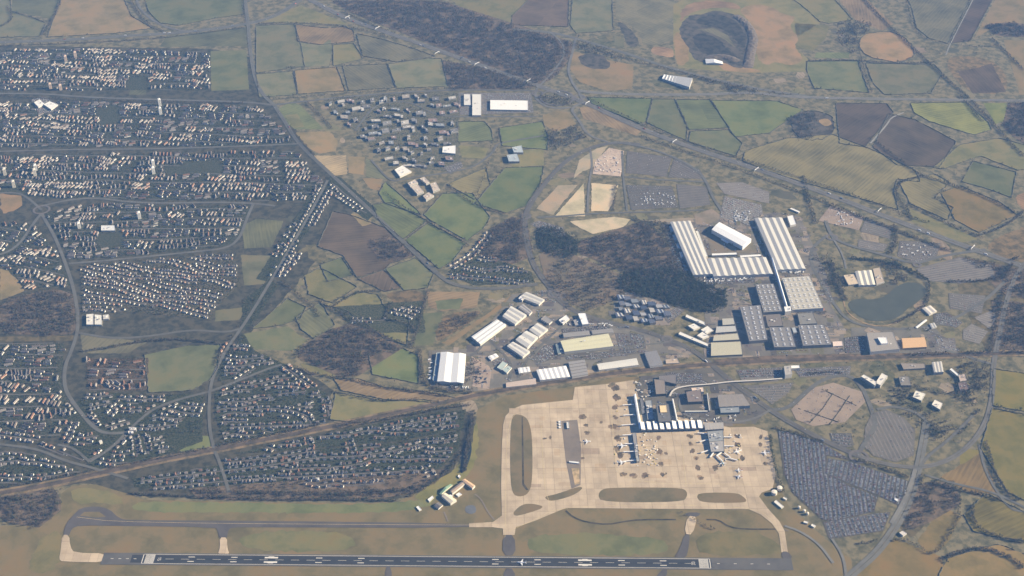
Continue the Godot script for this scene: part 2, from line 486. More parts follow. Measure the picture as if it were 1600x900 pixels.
# living or loose walls of trees beside roads, railways and streams: kind, spread in metres, trees per metre, line
const TREE_LINES := [
	[0, 16, 0.16, [96, 0, 84, 28, 66, 56]], [0, 10, 0.12, [0, 42, 22, 32, 12, 10]], [0, 8, 0.12, [20, 20, 45, 26, 75, 36]], [0, 12, 0.14, [205, 2, 216, 20, 236, 42, 262, 52]], [0, 12, 0.12, [0, 72, 120, 68, 260, 60, 380, 44]],
	[0, 14, 0.10, [0, 150, 140, 158, 380, 162]], [0, 9, 0.12, [378, 0, 386, 60, 396, 128]], [0, 12, 0.10, [400, 38, 470, 35, 560, 44, 620, 62]], [0, 7, 0.2, [448, 106, 462, 105]], [0, 7, 0.25, [588, 94, 606, 96]],
	[0, 9, 0.10, [400, 158, 540, 146, 700, 138, 835, 140]], [0, 12, 0.12, [478, 158, 500, 180, 520, 202]], [0, 12, 0.12, [440, 180, 470, 222, 520, 275, 580, 328, 650, 397, 690, 432]],
	[0, 10, 0.10, [600, 300, 640, 330, 700, 365, 735, 385]], [0, 12, 0.14, [700, 290, 742, 322, 790, 335]], [0, 9, 0.08, [770, 220, 765, 250, 745, 308]], [0, 8, 0.10, [780, 200, 775, 240]],
	[0, 12, 0.14, [535, 18, 620, 56, 720, 92, 840, 136]], [0, 14, 0.12, [800, 56, 900, 68, 990, 96, 1060, 112, 1200, 150]], [0, 10, 0.1, [916, 152, 980, 184, 1060, 218, 1200, 262, 1330, 304, 1450, 348]], [0, 10, 0.12, [1000, 212, 1060, 234, 1150, 262, 1290, 316, 1390, 356, 1490, 394]],
	[0, 8, 0.14, [905, 54, 892, 90, 886, 110]], [0, 14, 0.2, [1345, -5, 1390, 42, 1425, 74, 1465, 112, 1510, 150, 1545, 185, 1580, 225, 1600, 245]], [0, 10, 0.16, [1262, 96, 1332, 94, 1400, 100, 1460, 98]],
	[0, 9, 0.14, [1330, 40, 1340, 60, 1345, 95, 1362, 146]], [0, 9, 0.12, [1415, 0, 1428, 45, 1450, 65, 1520, 74, 1560, 72]], [0, 18, 0.22, [1540, 45, 1570, 38, 1600, 45]], [0, 12, 0.16, [1550, 60, 1600, 110]], [0, 12, 0.22, [1500, 150, 1535, 190]],
	[0, 12, 0.16, [1360, 215, 1420, 262, 1440, 275, 1500, 292, 1560, 318, 1600, 340]], [0, 12, 0.18, [1440, 276, 1405, 284, 1398, 305, 1420, 330, 1425, 345]], [0, 10, 0.16, [1420, 318, 1470, 345, 1535, 372]], [0, 9, 0.12, [1460, 308, 1488, 326]], [0, 10, 0.16, [1530, 368, 1570, 355, 1600, 330]],
	[0, 9, 0.12, [820, 330, 830, 395, 850, 440]], [0, 12, 0.14, [846, 286, 824, 326, 812, 340]], [0, 7, 0.25, [918, 288, 918, 330]], [0, 9, 0.3, [962, 290, 958, 330]],
	[0, 18, 0.2, [1255, 275, 1262, 310, 1275, 350]], [0, 20, 0.25, [1398, 352, 1400, 385, 1385, 400]], [0, 12, 0.2, [1290, 320, 1400, 360, 1480, 392]], [1, 14, 0.25, [1330, 404, 1380, 408, 1420, 420, 1450, 438]],
	[0, 12, 0.2, [1300, 410, 1305, 440, 1322, 470]], [0, 12, 0.2, [1450, 440, 1452, 470, 1430, 490, 1400, 505]], [0, 14, 0.2, [1480, 440, 1560, 440, 1590, 400]], [0, 20, 0.25, [1570, 440, 1560, 500, 1548, 550]], [0, 16, 0.2, [1600, 550, 1500, 552, 1420, 555]],
	[0, 12, 0.14, [520, 480, 560, 455, 600, 455]], [0, 12, 0.16, [500, 470, 545, 500, 600, 525, 650, 545]], [0, 10, 0.14, [610, 478, 600, 500, 640, 505, 650, 520]], [0, 10, 0.14, [670, 452, 660, 490, 645, 540]],
	[0, 12, 0.18, [465, 575, 500, 588, 545, 592, 590, 605, 650, 612, 700, 620]], [0, 8, 0.14, [520, 612, 560, 622, 590, 628, 655, 623]], [0, 14, 0.18, [655, 545, 660, 600, 690, 612, 740, 614]],
	[0, 14, 0.22, [130, 550, 180, 542, 230, 532, 290, 530, 345, 538]], [0, 12, 0.2, [345, 545, 332, 590, 325, 610]], [0, 10, 0.16, [395, 480, 372, 515, 350, 545]], [0, 14, 0.14, [440, 440, 480, 470, 500, 495]],
	[0, 12, 0.2, [205, 772, 300, 776, 420, 782, 520, 780, 620, 782]], [0, 16, 0.2, [300, 768, 420, 770, 560, 774, 640, 764]], [0, 14, 0.22, [640, 776, 700, 740, 722, 706]], [0, 14, 0.3, [726, 738, 730, 700, 738, 660, 742, 642]],
	[0, 14, 0.16, [525, 668, 600, 656, 700, 636, 735, 632]], [0, 12, 0.14, [0, 762, 120, 742, 300, 706, 500, 664]], [0, 10, 0.16, [90, 770, 88, 800, 60, 820]], [1, 10, 0.12, [1203, 680, 1212, 740, 1225, 770]],
	[0, 10, 0.2, [1210, 668, 1260, 682, 1330, 706]], [0, 10, 0.2, [1335, 718, 1400, 738, 1430, 752]], [0, 14, 0.2, [1415, 800, 1430, 765, 1445, 740]], [0, 9, 0.16, [1340, 850, 1420, 840, 1455, 872, 1478, 848, 1500, 805]],
	[0, 14, 0.3, [1470, 875, 1500, 862, 1540, 856, 1580, 872, 1600, 888]], [0, 10, 0.2, [1540, 690, 1560, 760, 1600, 790]], [0, 10, 0.2, [1455, 755, 1500, 766, 1550, 776, 1600, 800]], [0, 12, 0.25, [1520, 790, 1520, 820, 1560, 840, 1600, 848]], [0, 8, 0.2, [1500, 770, 1498, 805]],
	[0, 6, 0.16, [1552, 632, 1600, 650]], [0, 14, 0.14, [1420, 600, 1480, 620, 1530, 600]], [0, 14, 0.16, [1390, 625, 1440, 650, 1490, 690]], [0, 12, 0.2, [1470, 690, 1500, 680, 1530, 640]], [0, 10, 0.14, [1260, 585, 1310, 580, 1340, 600]],
	[0, 7, 0.12, [655, 560, 668, 600]], [0, 6, 0.1, [1060, 800, 1120, 830]],
]


func build_land() -> void:
	var wide := PackedVector2Array([Vector2(-30000, 8000), Vector2(30000, 8000), Vector2(30000, -40000), Vector2(-30000, -40000)])
	sheet("ground", wide, 0.0, Color(0.205, 0.188, 0.122), "scrub", 0.4)
	var estate := W([-80, 70, 330, 76, 392, 90, 430, 164, 520, 276, 560, 320, 500, 400, 440, 470, 352, 560, 470, 575, 520, 610, 520, 668, 735, 630, 742, 680, 700, 745, 640, 778, 400, 782, 200, 774, 130, 755, -80, 785])
	sheet("estate_ground", uneven(estate, 30.0, 20.0), 0.09, Color(0.088, 0.086, 0.066), "scrub", 1.1)
	var i := 0
	for f in FIELDS:
		var soil: Array = SOIL[f[0]]
		var p := uneven(W(f[2], 2 if "qDhr".contains(f[0]) else 0), 18.0, 14.0 if "qDhr".contains(f[0]) else 6.0)
		var c: Color = soil[0]
		c = c * rng.randf_range(0.88, 1.10)
		c.a = 1.0
		var grain: String = soil[1]
		if i % 3 == 1 and grain == "grass":
			grain = "plough"  # drilled or rolled grass shows its lines
		var o := sheet("field", p, Y_FIELD + (i % 6) * 0.03 + maxf(f[1] - 1.0, 0.0) * 0.16 * float(f[1] > 1), c, grain, rng.randf_range(0, TAU))
		mark_area(p)
		if f[1] == 1:
			hedge(p, true, {"p": "a purple-brown ploughed field", "P": "a dark ploughed field", "G": "a green pasture", "g": "a dull green pasture", "Y": "a bright yellow-green field", "o": "an olive meadow", "b": "a tan stubble field", "k": "a grey-green field", "r": "a sandy field", "q": "a patch of rough scrub", "t": "an ochre field", "u": "a mustard-coloured field"}.get(f[0], "a field"))
		i += 1
	# the exhibition lake, and the shade of an embankment painted as dark water
	var lake := W([1325, 472, 1340, 466, 1362, 469, 1385, 463, 1398, 450, 1412, 442, 1430, 441, 1446, 448, 1447, 460, 1432, 474, 1416, 484, 1406, 495, 1386, 502, 1366, 502, 1350, 499, 1336, 490, 1326, 481], 2)
	var water := sheet("lake", lake, 0.8, Color(0.080, 0.084, 0.062), "water")
	var wet := tinted("water").duplicate() as StandardMaterial3D
	wet.roughness = 0.3
	wet.metallic_specular = 0.2
	water.material_override = wet
	mark_area(lake)
	# the gravel overflow park is quartered by clipped hedges
	for q in [[1283, 608, 1305, 618, 1338, 634], [1302, 614, 1286, 638, 1264, 662], [1246, 638, 1275, 648, 1316, 662], [1328, 618, 1312, 642, 1296, 664]]:
		hedge(W(q, 0, false), false, "the bays of the gravel overflow park")
	# banks added to cast the shade of the quarry wall
	for q in [[1146, 22, 1166, 36, 1178, 58, 1172, 84, 1168, 108], [1100, 92, 1130, 86, 1158, 98]]:
		shade_bank(W(q, 2, false))
	ribbon("shore_path", rounded(W([1318, 470, 1322, 486, 1336, 498, 1352, 506, 1372, 510, 1392, 508, 1412, 498]), 1, false), 6.0, 0.85, Color(0.36, 0.27, 0.18), "scrub")
	var shaded_bank := W([724, 690, 735, 686, 738, 705, 728, 735, 718, 742, 721, 715], 2)
	sheet("shaded_bank", shaded_bank, 0.8, Color(0.025, 0.034, 0.036), "water").material_override = wet  # embankment shade, put into the colour of a dark sheet
	mark_area(shaded_bank)


func hedge(p: PackedVector2Array, closed: bool, round_what := "a field") -> void:
	var st := begin()
	var spots := along(p, 7.0, closed)
	var mid := Vector2.ZERO
	for s in spots:
		mid += s[0]
	mid /= maxf(1.0, spots.size())
	var rows := []
	for s in spots:
		var d: Vector2 = s[1]
		var n := Vector2(-d.y, d.x)
		var w := rng.randf_range(1.2, 2.6)
		var h := rng.randf_range(1.6, 3.6)
		if hedge_noise.get_noise_2d(s[0].x * 0.6, s[0].y * 0.6) > 0.42:
			h = 0.25
			w = 0.6
		var c: Vector2 = s[0] - mid
		rows.append([Vector3(c.x - n.x * w, 0, c.y - n.y * w), Vector3(c.x - n.x * w * 0.7, h * 0.8, c.y - n.y * w * 0.7), Vector3(c.x + rng.randf_range(-0.6, 0.6), h, c.y + rng.randf_range(-0.6, 0.6)), Vector3(c.x + n.x * w * 0.7, h * 0.75, c.y + n.y * w * 0.7), Vector3(c.x + n.x * w, 0, c.y + n.y * w)])
		if rng.randf() < 0.10:
			trees.append([s[0] + n * rng.randf_range(-2, 2), rng.randf_range(0.45, 1.15), 0 if rng.randf() < 0.8 else 1])
	for i in (rows.size() if closed else rows.size() - 1):
		var a: Array = rows[i]
		var b: Array = rows[(i + 1) % rows.size()]
		if a[0].distance_to(b[0]) > 20.0:
			continue
		for k in 4:
			quad(st, a[k], a[k + 1], b[k + 1], b[k])
	var o := piece("hedgerow", done(st), paint(Color(0.060, 0.058, 0.040), 0.95), self)
	o.position = Vector3(mid.x, 0.15, mid.y)
	tag(o, "dark leafless hedgerow running round " + round_what, "hedgerow", "hedgerows round " + round_what)


func shade_bank(p: PackedVector2Array) -> void:  # added raised bank that throws the shadow of the pit wall
	var st := begin()
	var spots := along(p, 14.0)
	var mid: Vector2 = spots[spots.size() / 2][0]
	var rows := []
	for i in spots.size():
		var d: Vector2 = spots[i][1]
		var n := Vector2(-d.y, d.x)
		var c: Vector2 = spots[i][0] - mid
		var end := minf(1.0, minf(i, spots.size() - 1 - i) / 4.0)
		var row := []
		for k in 7:
			var t := (k - 3) / 3.0
			var w := 34.0 * t + rng.randf_range(-3, 3)
			row.append(Vector3(c.x + n.x * w, -0.5 + end * (1.0 - t * t) * rng.randf_range(6, 11), c.y + n.y * w))
		rows.append(row)
	for i in rows.size() - 1:
		for k in 6:
			quad(st, rows[i][k], rows[i][k + 1], rows[i + 1][k + 1], rows[i + 1][k])
	var o := piece("shade_bank", done(st), paint(Color(0.15, 0.12, 0.10), 0.95, "scrub"), self)
	o.position = Vector3(mid.x, 0, mid.y)
	o.set_meta("kind", "structure")


# ---------------------------------------------------------------- roads and railway

# width in metres, tone, name, line
const ROADS := [
	[28.0, 0.090, "motorway", [-60, 68, 0, 66, 100, 63, 200, 56, 300, 50, 400, 36, 440, 21, 480, -8]],
	[30.0, 0.095, "motorway", [470, -8, 540, 29, 600, 49, 700, 84, 830, 130, 917, 161, 980, 192, 1057, 223, 1200, 270, 1300, 306, 1400, 345, 1500, 382, 1545, 398, 1640, 430]],
	[20.0, 0.090, "dual_carriageway", [800, 46, 860, 50, 900, 60, 975, 82, 1050, 108, 1150, 132, 1200, 142, 1260, 150]],
	[22.0, 0.120, "dual_carriageway", [905, 142, 940, 146, 1020, 148, 1100, 148, 1180, 144, 1230, 152, 1400, 155, 1640, 158]],
	[16.0, 0.090, "dual_carriageway", [382, -8, 387, 30, 392, 90, 400, 130, 414, 152, 428, 164]], [12.0, 0.10, "slip_road", [211, -8, 218, 14, 238, 32, 265, 45, 300, 50]],
	[10.0, 0.10, "slip_road", [860, 50, 884, 72, 876, 100, 838, 140]], [12.0, 0.10, "road", [900, 60, 893, 88, 887, 108, 893, 128, 905, 145]],
	[12.0, 0.10, "slip_road", [905, 145, 912, 160, 890, 170, 905, 188, 918, 212, 950, 222]], [12.0, 0.10, "slip_road", [838, 140, 836, 152, 848, 165, 870, 170, 892, 168]],
	[14.0, 0.085, "road", [-60, 146, 0, 146, 80, 147, 130, 152, 250, 156, 380, 159, 425, 164]], [12.0, 0.085, "road", [428, 164, 480, 158, 560, 149, 700, 140, 836, 142]],
	[16.0, 0.080, "dual_carriageway", [428, 164, 445, 190, 466, 225, 520, 275, 575, 325, 650, 397, 688, 432, 705, 444, 745, 452, 800, 450, 840, 444]],
	[20.0, 0.075, "dual_carriageway", [1000, 226, 960, 222, 920, 231, 880, 254, 850, 288, 826, 322, 819, 345, 823, 380, 832, 412, 848, 436, 860, 450, 868, 466, 900, 489, 950, 504, 1000, 515, 1050, 532, 1087, 550, 1108, 566, 1137, 592, 1175, 620, 1202, 640, 1240, 664, 1290, 690, 1340, 712]],
	[12.0, 0.085, "road", [960, 222, 1010, 230, 1060, 248, 1092, 268, 1105, 286, 1112, 306, 1128, 330]], [10.0, 0.090, "road", [840, 340, 880, 338, 925, 334, 985, 332, 1060, 330, 1100, 328]],
	[9.0, 0.11, "road", [922, 232, 926, 260, 920, 285, 918, 332]], [9.0, 0.09, "road", [972, 276, 1040, 282, 1104, 284]], [9.0, 0.09, "road", [972, 236, 974, 280, 980, 330]],
	[12.0, 0.085, "road", [65, 334, 86, 370, 101, 408, 112, 440, 119, 470, 122, 500, 121, 520, 112, 548, 102, 570, 100, 594, 104, 615, 130, 650, 150, 672, 170, 678, 200, 676]],
	[12.0, 0.085, "road", [65, 322, 110, 312, 150, 309, 200, 316, 260, 318, 330, 316, 400, 318, 430, 322]], [11.0, 0.085, "road", [108, 412, 160, 408, 222, 402, 300, 394, 358, 388, 376, 370, 384, 346, 396, 318]],
	[12.0, 0.085, "road", [-60, 405, 0, 400, 30, 384, 55, 345, 65, 334]], [11.0, 0.085, "road", [-60, 238, 0, 237, 100, 234, 250, 233, 400, 228, 466, 225]], [10.0, 0.085, "road", [-60, 306, 20, 300, 40, 306, 65, 328]],
	[11.0, 0.085, "road", [512, 282, 484, 335, 455, 385, 425, 436, 400, 478, 378, 512, 352, 548, 332, 590, 328, 612]],
	[10.0, 0.080, "road", [120, 520, 180, 530, 240, 525, 300, 515, 352, 520, 376, 514]], [10.0, 0.080, "road", [328, 612, 326, 650, 330, 690, 348, 735, 358, 770]], [10.0, 0.080, "road", [328, 612, 380, 592, 420, 576, 440, 570]],
	[10.0, 0.080, "road", [328, 612, 280, 624, 240, 638, 205, 668, 175, 700, 140, 722]], [10.0, 0.080, "road", [-60, 690, 0, 694, 60, 702, 100, 720, 140, 730, 200, 748]], [9.0, 0.080, "road", [140, 722, 115, 700, 90, 695]],
	[14.0, 0.085, "road", [1202, 640, 1230, 640, 1260, 612, 1290, 590, 1330, 585, 1350, 610, 1362, 640, 1370, 665, 1352, 690, 1340, 712]],
	[24.0, 0.105, "dual_carriageway", [1300, 925, 1340, 890, 1372, 862, 1402, 820, 1424, 775, 1434, 735, 1443, 690, 1448, 660]], [12.0, 0.13, "road", [1392, 818, 1412, 785, 1424, 755, 1431, 730]],
	[16.0, 0.095, "dual_carriageway", [1340, 712, 1370, 722, 1404, 729, 1440, 731, 1478, 722, 1512, 700, 1536, 670, 1548, 636, 1552, 600, 1552, 570, 1560, 530, 1572, 470, 1590, 420, 1640, 380]],
	[12.0, 0.090, "slip_road", [1448, 660, 1440, 650, 1420, 640, 1396, 635, 1370, 640]], [10.0, 0.085, "slip_road", [1434, 735, 1450, 712, 1480, 690, 1520, 650]], [12.0, 0.090, "road", [1552, 570, 1520, 560, 1480, 548]],
	[14.0, 0.085, "road", [1290, 345, 1300, 372, 1330, 385, 1380, 398, 1430, 414, 1470, 400, 1540, 390]], [12.0, 0.085, "road", [1292, 368, 1268, 388, 1266, 410, 1282, 440, 1300, 470, 1322, 500, 1360, 512, 1420, 515, 1480, 505, 1540, 470, 1570, 440]],
	[10.0, 0.085, "road", [860, 452, 830, 478, 790, 505, 762, 528, 748, 548, 735, 556]], [9.0, 0.085, "road", [762, 528, 790, 556, 800, 572, 796, 596]], [9.0, 0.085, "road", [890, 500, 866, 520, 845, 540, 820, 566, 810, 590]],
	[8.0, 0.090, "road", [870, 556, 930, 548, 1000, 540, 1050, 534]], [9.0, 0.085, "road", [580, 250, 610, 285, 630, 280, 700, 270, 740, 262, 770, 240, 775, 226, 790, 222, 850, 212]], [8.0, 0.085, "road", [555, 205, 580, 170, 600, 160, 640, 158, 680, 180, 720, 183, 840, 182]],
	[9.0, 0.10, "road", [1205, 640, 1180, 655, 1140, 662, 1110, 655, 1070, 652, 1060, 630, 1068, 615]], [8.0, 0.085, "road", [1600, 800, 1575, 795, 1540, 740, 1530, 695]], [9.0, 0.085, "road", [1445, 742, 1490, 756, 1550, 768, 1600, 792, 1640, 815]],
	[7.0, 0.20, "farm_track", [1360, 224, 1386, 195, 1392, 184, 1412, 176]], [6.0, 0.16, "farm_track", [1478, 86, 1484, 70, 1520, 0]], [7.0, 0.12, "road", [1300, 370, 1318, 400, 1322, 420]], [8.0, 0.12, "perimeter_track", [1300, 842, 1318, 870, 1322, 900]],
	[8.0, 0.13, "perimeter_track", [1226, 822, 1250, 830, 1280, 850, 1302, 880]],
]


func build_roads() -> void:
	var i := 0
	for r in ROADS:
		var p := W(r[3], 2, false)
		var t: float = r[1]
		t = t * 1.35 + 0.02
		var c := Color(t * 1.04, t, t * 0.88)
		var y := Y_ROAD + (i % 8) * 0.05
		var o := ribbon(r[2], p, r[0] * 1.3, y, c)
		mark_line(p, r[0] * 0.5 + 5.0)
		if r[0] > 15.0:
			ribbon("central_reservation", p, r[0] * 0.10, y + 0.12, Color(0.16, 0.14, 0.10), "scrub", o)
		i += 1
	# roundabouts: a ring of road round a grass island
	for a in [[65, 328, 38], [870, 153, 95], [866, 460, 26], [1342, 714, 34], [822, 338, 22], [1042, 530, 20], [1300, 371, 24], [878, 462, 18], [784, 541, 14], [1433, 414, 16], [840, 146, 30], [906, 152, 26]]:
		var at := G(a[0], a[1])
		var ring := PackedVector2Array()
		for k in 28:
			ring.append(at + Vector2.from_angle(k * TAU / 28.0) * float(a[2]))
		ribbon("roundabout", ring, 11.0, 1.75, Color(0.16, 0.145, 0.13), "asphalt", self, true)
		mark_line(ring, 9.0, true)
	# railway: ballast bed with the rails on it
	var rail := W([-60, 780, 0, 771, 80, 757, 150, 741, 250, 719, 350, 700, 440, 682, 520, 666, 640, 641, 720, 623, 760, 614, 870, 596, 960, 583, 1080, 571, 1200, 564, 1330, 560, 1460, 556, 1640, 550], 2, false)
	ribbon("railway_verge", rail, 46.0, 0.86, Color(0.250, 0.195, 0.130), "scrub")
	var bed := ribbon("railway", rail, 22.0, 1.7, Color(0.130, 0.106, 0.092), "scrub")
	mark_line(rail, 16.0)
	for off in [-5.6, -4.1, -0.8, 0.7, 4.0, 5.5]:
		var q := PackedVector2Array()
		for k in rail.size():
			var d := (rail[mini(k + 1, rail.size() - 1)] - rail[maxi(k - 1, 0)]).normalized()
			q.append(rail[k] + Vector2(-d.y, d.x) * off)
		ribbon("rail", q, 0.5, 1.85, Color(0.13, 0.10, 0.085), "asphalt", bed)
	# the yards and sidings beside the station
	var yard := W([1115, 566, 1200, 566, 1330, 562, 1480, 558, 1480, 551, 1330, 553, 1200, 556, 1115, 562], 0)
	sheet("railway_yard", yard, 1.0, Color(0.18, 0.135, 0.105), "scrub")
	mark_area(yard)


# ---------------------------------------------------------------- the airfield

func build_airfield() -> void:
	var field := W([-60, 960, -60, 822, 60, 822, 95, 800, 95, 772, 112, 759, 150, 757, 205, 773, 225, 781, 400, 785, 620, 786, 646, 770, 705, 738, 726, 742, 738, 715, 746, 640, 790, 618, 895, 604, 960, 590, 1010, 588, 1180, 664, 1202, 680, 1212, 748, 1232, 790, 1290, 842, 1330, 872, 1340, 960], 0)
	sheet("airfield_grass", field, 0.15, Color(0.191, 0.149, 0.078), "grass", 0.3)
	mark_area(field)
	for a in [
		[[205, 782, 400, 787, 630, 788, 690, 770, 660, 802, 400, 801, 205, 801], Color(0.166, 0.169, 0.078)], [[108, 765, 150, 762, 196, 776, 190, 790, 150, 786, 112, 786], Color(0.191, 0.165, 0.078)],
		[[820, 838, 900, 832, 1000, 838, 1045, 846, 1040, 868, 830, 868], Color(0.166, 0.157, 0.071)], [[1090, 832, 1180, 830, 1222, 850, 1224, 868, 1085, 868], Color(0.175, 0.144, 0.064)], [[370, 834, 470, 828, 560, 836, 550, 862, 380, 862], Color(0.175, 0.157, 0.071)],
		[[640, 774, 700, 745, 738, 700, 742, 660, 748, 660, 746, 712, 734, 742, 712, 760, 664, 788], Color(0.215, 0.186, 0.067)], [[60, 840, 100, 825, 95, 890, 40, 900], Color(0.195, 0.157, 0.071)],
	]:
		sheet("mown_grass", uneven(W(a[0], 2), 15.0, 14.0), 0.3 + rng.randf() * 0.3, a[1], "grass", rng.randf_range(0, TAU))
	var concrete := Color(0.490, 0.395, 0.275)
	var tar := Color(0.110, 0.100, 0.092)
	var a := W([786, 664, 790, 650, 800, 640, 816, 633, 895, 625, 898, 605, 950, 600, 990, 594, 1002, 640, 1140, 668, 1178, 667, 1199, 674, 1212, 742, 1207, 764, 1190, 770, 1186, 776, 1200, 795, 1218, 815, 1226, 830, 1231, 863, 1221, 863, 1217, 834, 1206, 818, 1188, 804, 1170, 796, 1000, 795, 884, 794, 862, 803, 836, 814, 806, 824, 804, 836, 786, 836, 786, 826, 770, 824, 733, 824, 733, 818, 770, 816, 784, 806, 783, 760, 784, 700])
	var apron := sheet("apron", a, Y_PAVED, concrete, "slabs", 0.02)
	for q in [
		["grass_island", [800, 650, 806, 647, 820, 650, 828, 662, 832, 690, 832, 752, 826, 772, 812, 777, 800, 772, 797, 740, 797, 680]], ["grass_island", [934, 774, 940, 765, 955, 762, 1062, 762, 1073, 767, 1074, 776, 1066, 785, 940, 785]],
		["grass_island", [1088, 777, 1093, 770, 1150, 770, 1160, 775, 1168, 783, 1160, 786, 1096, 786]], ["grass_island", [802, 800, 816, 788, 834, 787, 854, 793, 812, 806, 803, 806]], ["grass_island", [850, 776, 868, 773, 905, 760, 912, 763, 895, 775, 866, 783, 855, 782]],
	]:
		sheet(q[0], W(q[1], 2), Y_PAVED + 0.15, Color(0.180, 0.140, 0.080), "grass", rng.randf_range(0, TAU))
	var strip := W([877, 658, 902, 656, 908, 700, 907, 758, 893, 764, 884, 720])
	sheet("tarmac_strip", strip, Y_PAVED + 0.15, Color(0.210, 0.175, 0.140), "asphalt")
	sheet("sand_pit", W([893, 732, 905, 732, 906, 756, 898, 758]), Y_PAVED + 0.3, Color(0.55, 0.42, 0.28), "scrub")
	sheet("drain", W([815, 652, 817, 652, 819, 756, 826, 766, 822, 766, 816, 758]), Y_PAVED + 0.3, Color(0.10, 0.09, 0.07), "scrub")
	# asphalt taxiways
	for q in [
		[[108, 812, 118, 802, 126, 794, 150, 791, 170, 795, 186, 810, 200, 813, 400, 814, 733, 818, 733, 825, 400, 824, 362, 824, 356, 830, 355, 842, 342, 842, 341, 830, 336, 824, 200, 822, 125, 821, 112, 826, 108, 838, 99, 838, 101, 824]],
		[[786, 836, 804, 836, 806, 868, 785, 868]], [[787, 888, 804, 889, 806, 920, 788, 920]], [[1070, 801, 1096, 801, 1090, 808, 1074, 807]], [[1070, 834, 1078, 835, 1076, 856, 1072, 873, 1052, 873, 1062, 858]], [[1221, 862, 1231, 862, 1240, 873, 1222, 874]],
		[[602, 886, 612, 886, 612, 920, 602, 920]], [[1032, 890, 1046, 890, 1030, 920, 1016, 920]],
	]:
		sheet("taxiway", W(q[0], 1), Y_PAVED + 0.1, tar, "asphalt", 0.1)
	sheet("grass_island", W([125, 806, 132, 800, 155, 800, 166, 808, 150, 809]), Y_PAVED + 0.25, Color(0.18, 0.14, 0.08), "grass")
	for q in [[97, 836, 108, 836, 110, 855, 116, 864, 168, 865, 168, 879, 98, 878, 92, 874, 95, 860], [343, 840, 355, 840, 355, 856, 359, 867, 340, 867, 344, 855], [1074, 806, 1090, 808, 1082, 836, 1069, 834]]:
		sheet("concrete_taxiway", W(q, 1), Y_PAVED + 0.2, concrete * 1.06, "slabs", 0.02)
	# the runway
	var from := G(160, 873.0)
	var to := G(1238, 882.0)
	var u := (to - from).normalized()
	var v := Vector2(-u.y, u.x)
	var full := PackedVector2Array([from - v * 29.0, to - v * 29.0, to + v * 29.0, from + v * 29.0])
	var runway := sheet("runway", full, Y_PAVED + 0.3, Color(0.125, 0.115, 0.105), "asphalt", 0.0)
	var core := G(205, 873.4)
	var core_end := G(1112, 881.0)
	sheet("wearing_course", PackedVector2Array([core - v * 19.0, core_end - v * 19.0, core_end + v * 19.0, core + v * 19.0]), Y_PAVED + 0.4, Color(0.048, 0.048, 0.050), "asphalt", 0.3, runway)
	# rubber streaks where wheels touch down
	for a2 in [[270, 440], [890, 1070]]:
		for k in 14:
			var s := G(rng.randf_range(a2[0], a2[1]), 877.0)
			s = from + u * (s - from).dot(u) + v * rng.randf_range(-7, 7)
			var l := rng.randf_range(60, 240)
			sheet("rubber_streak", PackedVector2Array([s - v * 0.6, s + u * l - v * 0.3, s + u * l + v * 0.3, s + v * 0.6]), Y_PAVED + 0.44 + k * 0.004, Color(0.035, 0.035, 0.037), "asphalt", 0.0, runway)
	var white := Color(0.66, 0.63, 0.57)
	var bar := func(px: float, off: float, length: float, width: float, called := "marking") -> void:
		var g := G(px, 877.0)
		var c: Vector2 = from + u * (g - from).dot(u) + v * off
		sheet(called, PackedVector2Array([c - u * length * 0.5 - v * width * 0.5, c + u * length * 0.5 - v * width * 0.5, c + u * length * 0.5 + v * width * 0.5, c - u * length * 0.5 + v * width * 0.5]), Y_PAVED + 0.52, white, "roofing", 0.0, runway)
	for k in 12:
		for px in [233.0, 1099.0]:
			bar.call(px, (k - 5.5) * 3.6, 34.0, 2.2)
	bar.call(222.0, 0.0, 2.6, 44.0)
	bar.call(1109.0, 0.0, 2.6, 44.0)
	for px in [423.0, 914.0]:
		for s in [-1.0, 1.0]:
			bar.call(px, s * 11.0, 48.0, 7.0)
			bar.call(px, s * 15.5, 20.0, 3.0)
	for px in [298.0, 365.0, 498.0, 564.0, 774.0, 840.0, 971.0, 1036.0]:
		for s in [-1.0, 1.0]:
			bar.call(px, s * 11.0, 23.0, 3.4)
	for k in 34:
		bar.call(264.0 + k * 24.6, 0.0, 30.0, 1.1)
	for k in 4:
		bar.call(174.0 + k * 12.0, 0.0, 10.0, 2.0)
		bar.call(1122.0 + k * 26.0, 0.0, 10.0, 2.0)
	for s in [-1.0, 1.0]:
		var mid := (G(222, 877) + G(1109, 877)) * 0.5
		var c2: Vector2 = from + u * (mid - from).dot(u) + v * s * 23.0
		var hl := G(222, 877).distance_to(G(1109, 877)) * 0.5
		sheet("edge_line", PackedVector2Array([c2 - u * hl - v * 0.7, c2 + u * hl - v * 0.7, c2 + u * hl + v * 0.7, c2 - u * hl + v * 0.7]), Y_PAVED + 0.52, white, "roofing", 0.0, runway)
	for t in [["15", 248.0, -PI / 2], ["33", 1083.0, PI / 2]]:
		var tm := TextMesh.new()
		tm.text = t[0]
		tm.font_size = 16
		tm.pixel_size = 1.0
		tm.depth = 0.05
		var f := SystemFont.new()
		f.font_names = PackedStringArray(["Droid Sans"])
		tm.font = f
		var o := piece("runway_number", tm, paint(white, 0.8), runway)
		var g := G(t[1], 877.0)
		var c3: Vector2 = from + u * (g - from).dot(u)
		o.transform = Transform3D(Basis(Vector3.UP, t[2]) * Basis(Vector3.RIGHT, -PI / 2), Vector3(c3.x, Y_PAVED + 0.55, c3.y))
